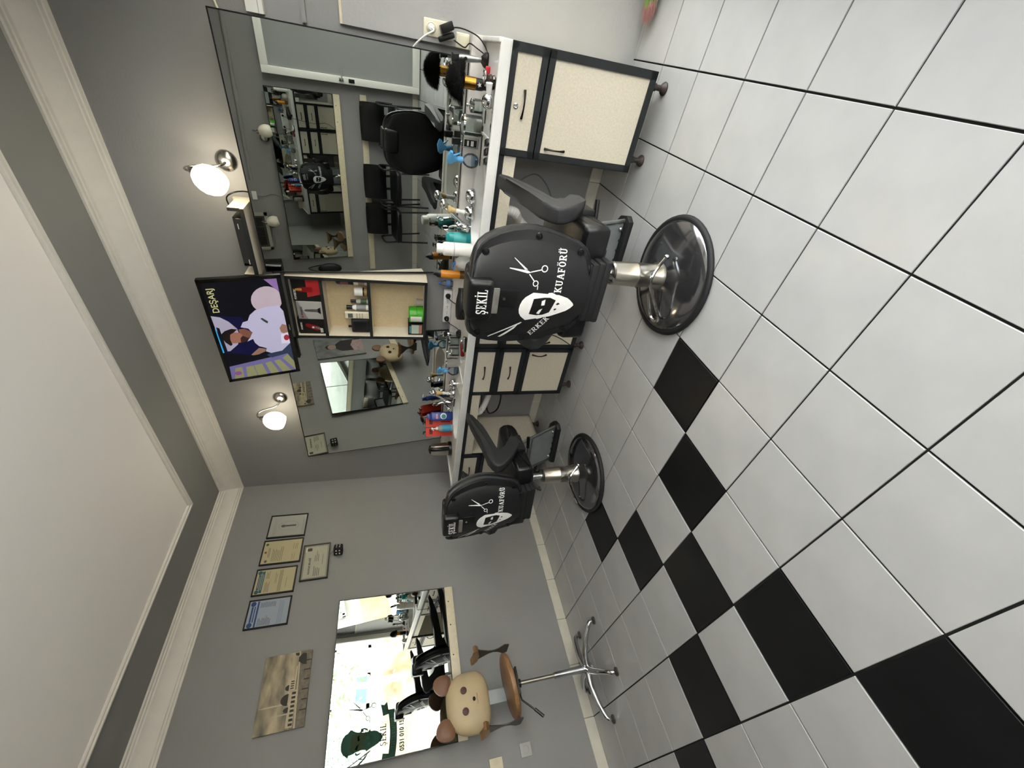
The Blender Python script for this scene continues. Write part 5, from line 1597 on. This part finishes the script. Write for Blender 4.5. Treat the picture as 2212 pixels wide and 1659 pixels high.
# neck duster
nd = wroot('neck_duster', 'black bushy neck duster with a gold and black handle standing on the counter', 'brush', -.33, -3.452, Z0)
part('handle', L([(0, 0), (.024, 0), (.026, .01), (.020, .03), (.026, .05), (.026, .082), (0, .082)]), M_BLACK, nd)
part('gold_sleeve', L([(.0275, .08), (.0275, .135), (.020, .138), (0, .138)]), mat('brushed_gold', '#9c7434', .22, 1.0, var=.2, vscale=30), nd)
star = []
for i in range(10):
    r_ = .012 if i % 2 == 0 else .005
    star.append((r_ * math.sin(i * math.pi / 5), .062 + r_ * math.cos(i * math.pi / 5)))
part('star', MB().add([(-.0268, -a, b) for a, b in star], [tuple(range(10))]), M_TXTW, nd, 0)
fz = MB()
rd_ = random.Random(3)
fz.lathe([(0, .138), (1.0, .140), (.97, .160), (.86, .182), (.62, .202), (.3, .212), (0, .214)], 28, Matrix.Diagonal((.026, .082, 1, 1)))
for i in range(5200):
    a, b = rd_.uniform(0, 2 * math.pi), math.acos(rd_.uniform(-1, 1))
    d = Vector((math.sin(b) * math.cos(a), math.sin(b) * math.sin(a), math.cos(b)))
    d.z = abs(d.z)
    p = Vector((d.x * .024, d.y * .080, .138 + d.z * .072))
    q = Vector((d.x * .046, d.y * .104, .132 + d.z * .098)) + Vector((rd_.uniform(-.004, .004), rd_.uniform(-.004, .004), rd_.uniform(-.004, .004)))
    s_ = d.cross(Vector((0, 0, 1)))
    s_ = (s_.normalized() if s_.length > .01 else Vector((1, 0, 0))) * .0016
    fz.add([p - s_, p + s_, q], [(0, 1, 2)])
part('bristles', fz, mat('black_bristle', '#0d0b0b', .8), nd, 0)['kind'] = 'stuff'
# glassware
def glass_jar(label, x, y, r, h, lid=True, content=None):
    t = wroot('glass_jar', label, 'jar', x, y, Z0)
    part('jar_body', L([(0, .004), (r * .92, .004), (r * .94, h), (r, h), (r, .006), (r * .96, 0), (0, 0)], n=28), M_CLEARG, t)
    part('collar', L([(r * .95, h - .004), (r * 1.03, h - .004), (r * 1.03, h + .006), (r * .95, h + .006)], n=28), M_CHROME, t)
    if lid:
        lm = Matrix.Translation((0, 0, h + .008)) @ Matrix.Rotation(R(0), 4, 'X')
        part('lid', L([(0, .014), (r * .5, .012), (r * .9, .006), (r * 1.05, 0), (0, 0)], lm, 28), M_CHROME, t)
        part('lid_knob', L([(0, .03), (.008, .028), (.009, .022), (.005, .016), (.005, .012)], lm, 14), M_CHROME, t)
    if content:
        part('contents', L([(0, .005), (r * .88, .005), (r * .88, h * .35), (0, h * .35)]), content, t)
    return t
glass_jar('large clear glass jar with a metal lid on the near counter', -.168, -3.255, .050, .098, content=mat('pale_liquid', '#b9b4a6', .3, trans=.5))
glass_jar('small clear glass pot with a metal lid beside the large jar', -.145, -3.345, .034, .052)
glass_jar('small glass jar with a metal lid on the far counter', -.145, -1.70, .034, .06)
glass_jar('clear glass jar without lid beside the far trimmer', -.11, -1.775, .036, .075, lid=False)
tm_ = wroot('steel_tumbler', 'shiny steel tumbler on the far counter', 'tumbler', -.215, -1.645, Z0)
part('cup', L([(0, 0), (.036, 0), (.038, .004), (.042, .10), (.0435, .102), (.041, .102), (.036, .01), (0, .01)], n=28), M_CHROME, tm_)
pf = wroot('powder_puff', 'shiny chrome powder bulb with a white neck lying at the counter edge', 'powder bulb', -.455, -3.40, Z0, R(78))
part('bulb', MB().ell((0, 0, .031), (.035, .031, .031), 20, 12), M_CHROME, pf)
part('neck', MB().cyl((-.03, 0, .032), (-.075, 0, .036), .012, .016, n=14), M_WHITE, pf)
# combs, scissors, guards
def comb(label, x0, y0, x1, y1, w, teeth=True):
    d = math.atan2(y1 - y0, x1 - x0)
    Ln = math.hypot(x1 - x0, y1 - y0)
    t = wroot('comb', label, 'comb', x0, y0, Z0, d)
    part('spine', MB().rbox((Ln / 2, w * .3, .003), (Ln, w * .4, .005), .0015, 1), M_BLACK, t)
    tb = MB()
    n = int(Ln * (.55 if not teeth else .95) / .0042)
    for i in range(n):
        tb.bb((.003 + i * .0042, -w * .5, .0012), (.0052 + i * .0042, w * .12, .0046))
    part('teeth', tb, M_BLACK, t, 0)['kind'] = 'stuff'
comb('short black comb between the small glass pot and the counter edge', -.262, -3.345, -.272, -3.285, .024)
comb('long black barber comb lying along the near counter', -.225, -3.268, -.245, -3.075, .026)
def scissors(label, x, y, rz, k=1.0, z=Z0, dark=False, wall=True):
    m = M_BLACK if dark else M_CHROME
    t = wroot('scissors', label, 'scissors', x, y, z, rz)
    for s in (-1, 1):
        a = R(7) * s
        mm = Matrix.Rotation(a, 4, 'Z') @ Matrix.Translation((0, 0, .003 + .002 * s))
        part('blade', MB().prism([(0, -.004 * k), (.085 * k, 0), (0, .004 * k), (-.02 * k, .003 * k), (-.02 * k, -.003 * k)], -.001, .001, mm), M_CHROME, t)
        hx = -.062 * k
        part('finger_ring', MB().tube([(hx + .016 * k * math.cos(i * .5236), s * .012 * k + .012 * k * math.sin(i * .5236), .004) for i in range(12)], .0028 * k, 6, closed=True).tube([(-.02 * k, s * .002, .004), (-.048 * k, s * .009 * k, .004)], .003 * k, 6), m, t)
    return t
scissors('steel scissors lying at the front edge of the near counter', -.452, -3.33, R(80), .55)
scissors('dark handled thinning scissors lying near the clipper guards', -.462, -3.262, R(95), .6, dark=True)
for i, (x, y, lb) in enumerate(((-.425, -3.222, 'black clipper guard nearest the scissors, in a row of three'), (-.432, -3.180, 'black clipper guard in the middle of the row of three'), (-.448, -3.140, 'black clipper guard nearest the basin, in a row of three'))):
    g = wroot('clipper_guard', lb, 'comb guard', x, y, Z0, R(20), group='black clipper guards on the near counter')
    part('guard', MB().rbox((0, 0, .008), (.055, .030, .014), .004, 2), M_BLACK, g)
    gt_ = MB()
    for j in range(5):
        gt_.bb((-.027, -.013 + j * .006, .014), (.027, -.0105 + j * .006, .018))
    part('teeth', gt_, M_MATTE, g, 0)['kind'] = 'stuff'
# bottles
pb = wroot('perfume_bottle', 'square clear perfume bottle with black cap and black label', 'bottle', -.125, -3.162, Z0)
part('glass_body', MB().rbox((0, 0, .05), (.036, .052, .098), .006, 2), M_CLEARG, pb)
part('label', MB().rbox((-.0185, 0, .048), (.001, .036, .072), .0005, 1), M_BLACK, pb)
part('label_print', MB().add([(-.0196, -y_, z_) for y_, z_ in _rc(-.013, .058, .013, .068)], [(0, 1, 2, 3)]).add([(-.0196, -y_, z_) for y_, z_ in _rc(-.013, .03, .013, .046)], [(0, 1, 2, 3)]), M_TXTW, pb, 0)
part('cap', MB().rbox((0, 0, .128), (.028, .034, .05), .003, 1), M_BLACK, pb)
part('collar', MB().cyl((0, 0, .098), (0, 0, .105), .012, n=14), M_CHROME, pb)
def spray(label, x, y, rz, body=None, trig=M_BLUE, k=1.0):
    t = wroot('spray_bottle', label, 'spray bottle', x, y, Z0, rz)
    part('bottle', L([(r_ * k, z_ * k) for r_, z_ in ((0, 0), (.022, 0), (.034, .012), (.040, .035), (.038, .058), (.026, .078), (.014, .088), (.013, .10), (0, .10))], n=24), body or M_CLEAR, t, 50)
    part('water', L([(r_ * k, z_ * k) for r_, z_ in ((0, .002), (.030, .012), (.036, .035), (0, .035))], n=20), glassmat('water_tint', '#c3d8e6', .15), t, 50)
    part('screw_collar', L([(r_ * k, z_ * k) for r_, z_ in ((0, .088), (.017, .088), (.017, .115), (.012, .122), (0, .122))]), trig, t)
    hd_ = [(-.045, .150), (-.048, .163), (-.02, .178), (.02, .178), (.034, .165), (.030, .15), (.012, .14), (.010, .12), (-.008, .12), (-.012, .14)]
    part('spray_head', prism_bevel([(a * k, b * k) for a, b in hd_], -.010 * k, .010 * k, .003, XZ), trig, t)
    part('trigger', MB().tube([(-.020 * k, 0, .148 * k), (-.030 * k, 0, .125 * k), (-.046 * k, 0, .105 * k)], [.006 * k, .005 * k, .003 * k], 8), trig, t)
    return t
spray('round clear spray bottle with blue trigger beside the near basin', -.165, -3.078, R(60))
spray('round clear spray bottle with blue trigger on the far counter', -.205, -1.555, R(70), k=.95)
fs_ = wroot('spray_bottle', 'round frosted white bottle with a blue nozzle behind the near chair', 'spray bottle', -.222, -2.478, Z0)
part('bottle', L([(0, 0), (.03, 0), (.040, .012), (.044, .04), (.040, .068), (.024, .088), (.016, .092), (0, .092)]), mat('frosted_white', '#d9dad8', .35, trans=.15), fs_, 50)
part('nozzle', MB().tube([(0, 0, .09), (-.004, .01, .105), (-.008, .03, .11), (-.03, .05, .10)], [.011, .008, .005, .003], 8), mat('deep_blue_plastic', '#3f78b8', .35), fs_)
def brush(t, x, y, z, tilt):
    m = Matrix.Translation((x, y, z)) @ Matrix.Rotation(tilt, 4, 'X')
    p = part('brush_handle', L([(0, 0), (.014, 0), (.015, .012), (.010, .026), (.014, .04), (.013, .055), (0, .055)], m), M_WHITE, t)
    part('brush_bristles', L([(.012, .053), (.018, .075), (.023, .098), (.020, .106), (0, .11)], m, 16), mat('tan_bristle', '#c2a878', .8, var=.25, vscale=80), p)
def dome(label, x, y, with_brush):
    t = wroot('shaving_bowl' if not with_brush else 'shaving_brush_stand', label, 'shaving bowl', x, y, Z0)
    part('bowl', L([(0, .054), (.022, .051), (.037, .040), (.044, .020), (.043, .002), (.040, 0), (0, 0)]), M_CHROME, t)
    if with_brush:
        brush(t, 0, 0, .052, R(6))
    return t
dome('shiny domed shaving bowl behind the near basin', -.165, -2.885, False)
dome('domed chrome stand holding a white-handled shaving brush at the near basin', -.165, -2.785, True)
dome('shiny domed shaving bowl behind the far basin', -.135, -1.36, False)
dome('domed chrome stand holding a white-handled shaving brush at the far basin', -.15, -1.265, True)
def faucet(label, y):
    t = wroot('hand_shower_tap', label, 'tap', -.10, y, Z0)
    part('tap_body', L([(0, 0), (.034, 0), (.034, .006), (.026, .012), (.026, .08), (.020, .09), (0, .09)]), M_CHROME, t)
    part('spout', MB().tube(smoothpath([(0, 0, .05), (-.04, -.01, .062), (-.10, -.02, .055), (-.13, -.025, .035)], 5), .015, 10), M_CHROME, t)
    lvr = part('lever', MB().tube(smoothpath([(0, 0, .078), (0, .004, .105), (-.01, .012, .135)], 4), .009, 10), M_CHROME, t)
    part('lever_loop', MB().tube([(-.012 + .0, .014 + .012 * math.sin(i * .5236), .158 + .024 * math.cos(i * .5236)) for i in range(12)], .0035, 6, closed=True), M_CHROME, lvr)
    part('shower_handset', MB().tube(smoothpath([(.0, -.02, .05), (-.01, -.07, .11), (-.02, -.12, .165)], 5), [.011 + .0006 * i for i in range(11)], 12), M_CHROME, t)
    part('shower_head', MB().ell((-.022, -.135, .18), (.030, .030, .024), 16, 10), M_CHROME, t)
    part('hose', MB().tube(smoothpath([(.0, -.03, .05), (.0, .0, .02), (.0, .03, .0)], 4), .008, 8), M_CHROME, t)
faucet('chrome basin tap with a hand shower at the near basin', -2.675)
faucet('chrome basin tap with a hand shower at the far basin', -1.115)
def bottle(name, label, x, y, prof, m, parts=(), group=None):
    t = wroot(name, label, 'bottle', x, y, Z0, group=group)
    part('bottle', L(prof), m, t, 50)
    for nm, mb, mm in parts:
        part(nm, mb, mm, t)
    return t
def pump(z, m=None):
    return MB().lathe([(0, z), (.014, z), (.014, z + .018), (.005, z + .02), (.005, z + .045), (.012, z + .046), (.012, z + .056), (0, z + .056)], 14).tube([(0, 0, z + .05), (-.02, -.012, z + .052), (-.04, -.022, z + .042)], .005, 8)
bottle('shampoo_bottle', 'teal bottle with black pump behind the tall white bottle', -.155, -2.615, [(0, 0), (.036, 0), (.038, .006), (.038, .135), (.026, .155), (.014, .16), (0, .16)], mat('teal_plastic', '#1c8d8f', .3), [('pump', pump(.16), M_BLACK), ('label', L([(.0384, .03), (.0384, .11)]), mat('light_teal_label', '#4fb0b0', .4))])
bottle('lotion_bottle', 'tall plain white bottle behind the near barber chair', -.288, -2.592, [(0, 0), (.040, 0), (.042, .006), (.042, .175), (.038, .185), (.030, .19), (.030, .222), (.026, .226), (0, .226)], M_WHITE, [('seam', L([(.0424, .118), (.0428, .120), (.0424, .122)]), mat('grey_seam', '#a8a8a6', .5))])
bottle('hair_tonic_bottle', 'slim orange bottle with black cap beside the wall cabinet', -.178, -2.372, [(0, 0), (.026, 0), (.027, .004), (.027, .175), (.025, .18), (0, .18)], mat('orange_plastic', '#d98a1f', .3), [('cap', L([(0, .18), (.026, .18), (.024, .20), (.013, .214), (.008, .228), (0, .228)]), M_BLACK), ('label_mark', L([(.0273, .02), (.0273, .052)]), mat('brown_label', '#5a3b14', .5)), ('base_ring', L([(.0275, .0), (.0278, .005), (.0275, .01)]), M_BLACK)])
hc = wroot('tool_cup', 'black cup full of dark combs and scissors behind the white bottle', 'cup', -.11, -2.51, Z0)
part('cup', L([(0, 0), (.036, 0), (.040, .09), (.037, .09), (.034, .006), (0, .006)]), M_BLACK, hc)
for i in range(6):
    a = i * 1.05
    part('tool_handle', MB().tube([(.012 * math.cos(a), .012 * math.sin(a), .01), (.03 * math.cos(a), .035 * math.sin(a), .16 + .012 * (i % 3))], .006, 6).tube([(.03 * math.cos(a) + .010 * math.cos(j * 1.047), .035 * math.sin(a) + .012 * math.sin(j * 1.047), .17 + .012 * (i % 3)) for j in range(6)], .003, 5, closed=True), M_BLACK, hc)
wb = thing('water_bottle', 'small water bottle with a blue cap on the ledge under the wall cabinet', 'bottle', mw=WF @ Matrix.Translation((-.04, -2.235, .949)))
part('bottle', L([(0, 0), (.020, 0), (.022, .006), (.022, .06), (.014, .08), (.009, .088), (0, .088)]), M_CLEAR, wb)
part('label', L([(.0224, .02), (.0224, .048)]), mat('blue_white_label', '#5f86c2', .5), wb)
part('cap', L([(0, .088), (.010, .088), (.010, .10), (0, .10)]), mat('cap_blue', '#2f62c4', .4), wb)
ps = thing('power_strip', 'white five-way power strip standing on the ledge under the wall cabinet', 'power strip', mw=WF @ Matrix.Translation((-.030, -2.045, .978)))
part('case', MB().rbox((0, 0, 0), (.040, .262, .058), .006, 2), M_WHITE, ps)
for i in range(5):
    y_ = -.096 + i * .048
    part('outlet', L([(.019, 0), (.020, .002), (.0175, .003), (.017, .0), (0, .0)], Matrix.Translation((-.0205, y_, 0)) @ Matrix.Rotation(R(-90), 4, 'Y')), M_WHITE if i in (1, 2, 3) else M_BLACK, ps)
    part('outlet_pins', MB().cyl((-.0212, y_ - .006, 0), (-.0206, y_ - .006, 0), .003, n=8).cyl((-.0212, y_ + .006, 0), (-.0206, y_ + .006, 0), .003, n=8), M_BLACK, ps)
for y_, lb in ((-2.141, 'black plug in the outlet of the power strip nearest the big mirror'), (-1.949, 'black plug in the outlet of the power strip nearest the far mirror')):
    p = thing('power_plug', lb, 'plug', mw=WF @ Matrix.Translation((-.0525, y_, .978)))
    part('plug_body', L([(0, 0), (.017, 0), (.016, .02), (.008, .032), (0, .032)], Matrix.Rotation(R(-90), 4, 'Y')), M_BLACK, p)
    part('cord', MB().tube(smoothpath([(-.03, 0, 0), (-.06, .01, -.02), (-.09, .03, -.07), (-.13, .04, -.098)], 5), .0035, 6), M_BLACK, p)
hdz = wroot('hair_dryer', 'black hair dryer lying on the counter behind the near chair headrest', 'hair dryer', -.30, -2.20, Z0, R(20))
part('barrel', MB().lathe([(0, -.09), (.030, -.09), (.038, -.075), (.040, .0), (.034, .05), (.026, .09), (.024, .12), (0, .12)], 20, Matrix.Translation((0, 0, .041)) @ Matrix.Rotation(R(90), 4, 'X')), M_BLACK, hdz)
part('handle', MB().tube(smoothpath([(0, .03, .035), (-.06, .04, .022), (-.13, .05, .02)], 4), [.018] * 9, 12), M_BLACK, hdz)
part('intake_grille', MB().lathe([(.028, .0), (.030, .004), (.0, .006)], 20, Matrix.Translation((0, .089, .041)) @ Matrix.Rotation(R(-90), 4, 'X')), mat('dark_red_ring', '#4a1518', .4), hdz)
trimmer('slim chrome trimmer on a black stand on the far counter', -.135, -1.862, .125, M_CHROME, M_BLACK)
rcp = wroot('hair_clipper', 'shiny dark red clipper lying on the far counter', 'clipper', -.375, -1.885, Z0, R(-60))
part('case', MB().rbox((0, 0, .016), (.105, .036, .030), .012, 3), mat('metallic_dark_red', '#6d1216', .2, .4), rcp)
part('blade_head', MB().rbox((.058, 0, .016), (.02, .034, .022), .003), M_CHROME, rcp)
bcp = wroot('hair_clipper', 'black and chrome clipper lying at the front edge of the far counter', 'clipper', -.455, -1.985, Z0, R(-70))
part('case', MB().rbox((0, 0, .016), (.11, .038, .030), .012, 3), M_GLOSSB, bcp)
part('chrome_strip', MB().rbox((0, -.016, .026), (.10, .006, .010), .003), M_CHROME, bcp)
bb_ = wroot('shampoo_bottle', 'dark blue shampoo bottle with printed label beside the far basin', 'bottle', -.155, -1.0, Z0, R(44))
part('bottle', MB().rbox((0, 0, .098), (.042, .078, .196), .014, 3), mat('royal_blue_plastic', '#1c3a86', .3), bb_)
part('cap', MB().rbox((0, 0, .212), (.03, .05, .034), .008, 2), mat('royal_blue_plastic', '#1c3a86', .3), bb_)
part('label', MB().add([(-.0216, -a, b) for a, b in circ(0, .085, .028, 20)], [tuple(range(20))]), mat('pale_label', '#d5dde8', .5), bb_, 0)
part('label', MB().add([(-.0219, -a, b) for a, b in circ(-.004, .083, .020, 20)], [tuple(range(20))]), mat('green_blue_label', '#2a7a78', .5), bb_, 0)
part('label_print', MB().add([(-.0216, -a, b) for a, b in _rc(-.022, .135, .022, .15)], [(0, 1, 2, 3)]), mat('pink_print', '#c58aa8', .5), bb_, 0)
bottle('soap_bottle', 'clear pump bottle with teal label beside the red boxes', -.235, -.925, [(0, 0), (.030, 0), (.032, .006), (.032, .115), (.02, .132), (.013, .136), (0, .136)], mat('clear_soap', '#cdd3d4', .2, trans=.5), [('pump', pump(.136), M_WHITE), ('label', L([(.0324, .02), (.0324, .10)]), mat('sea_blue_label', '#3f93b5', .5))])
nv = wroot('shampoo_bottle', 'navy bottle with flip cap standing at the far mirror', 'bottle', -.095, -1.205, Z0)
part('bottle', MB().rbox((0, 0, .075), (.03, .05, .15), .010, 2), mat('navy_plastic', '#14204a', .3), nv)
part('cap', MB().rbox((0, 0, .162), (.022, .03, .026), .004), mat('navy_plastic', '#14204a', .3), nv)
M_REDC = mat('orange_red_card', '#c8321f', .5, var=.06, vscale=20)
for x, y, h, rz, lb in ((-.165, -.815, .235, R(42), 'front red product carton with black print beside the kettle'), (-.125, -.90, .235, R(42), 'rear red product carton leaning towards the far mirror')):
    b = wroot('product_carton', lb, 'carton', x, y, Z0, rz)
    part('carton', MB().bb((-.035, -.04, 0), (.035, .04, h)), M_REDC, b, 0)
    part('side_print', MB().add([(-.0354, -a, c) for a, c in _rc(-.02, h - .06, .025, h - .03)], [(0, 1, 2, 3)]), mat('dark_red_print', '#5a120c', .6), b, 0)
    part('side_print', MB().add([(-.0354, -a, c) for a, c in _rc(-.005, .02, .006, .10)], [(0, 1, 2, 3)]), mat('dark_red_print', '#5a120c', .6), b, 0)
    part('pump_head', MB().tube([(0, .0, h), (0, 0, h + .02), (-.015, .015, h + .022)], .006, 8), M_BLACK, b)
kt = wroot('thermos_kettle', 'steel and black kettle at the far end of the counter', 'kettle', -.24, -.655, Z0, R(48))
part('base_ring', L([(0, 0), (.066, 0), (.068, .01), (.064, .03), (0, .03)], n=32), M_BLACK, kt)
part('kettle_body', L([(.058, .03), (.060, .05), (.058, .13), (.052, .175), (.040, .19), (0, .19)], n=32), M_STEEL, kt)
part('lid', L([(.042, .183), (.038, .2), (.02, .208), (0, .21)], n=24), M_BLACK, kt)
part('handle', MB().tube(smoothpath([(-.035, 0, .196), (-.080, 0, .18), (-.088, 0, .10), (-.064, 0, .03)], 6), .019, 10), M_BLACK, kt)
part('spout', MB().tube([(.05, 0, .15), (.075, 0, .18)], [.016, .010], 10), M_STEEL, kt)
rz_ = wroot('straight_razor', 'black folded razor on the ledge behind the far basin', 'razor', -.20, -1.20, Z0, R(80))
part('handle', MB().rbox((0, 0, .006), (.10, .012, .010), .003), M_BLACK, rz_)
cable('cable', 'black dryer cord hanging in front of the double cabinet', [wl(-.34, -2.18, CT + .01), wl(-.50, -2.16, CT + .012), wl(-.535, -2.15, .84), wl(-.53, -2.10, .5), wl(-.525, -2.12, .3), wl(-.53, -2.03, .12)], .0035)
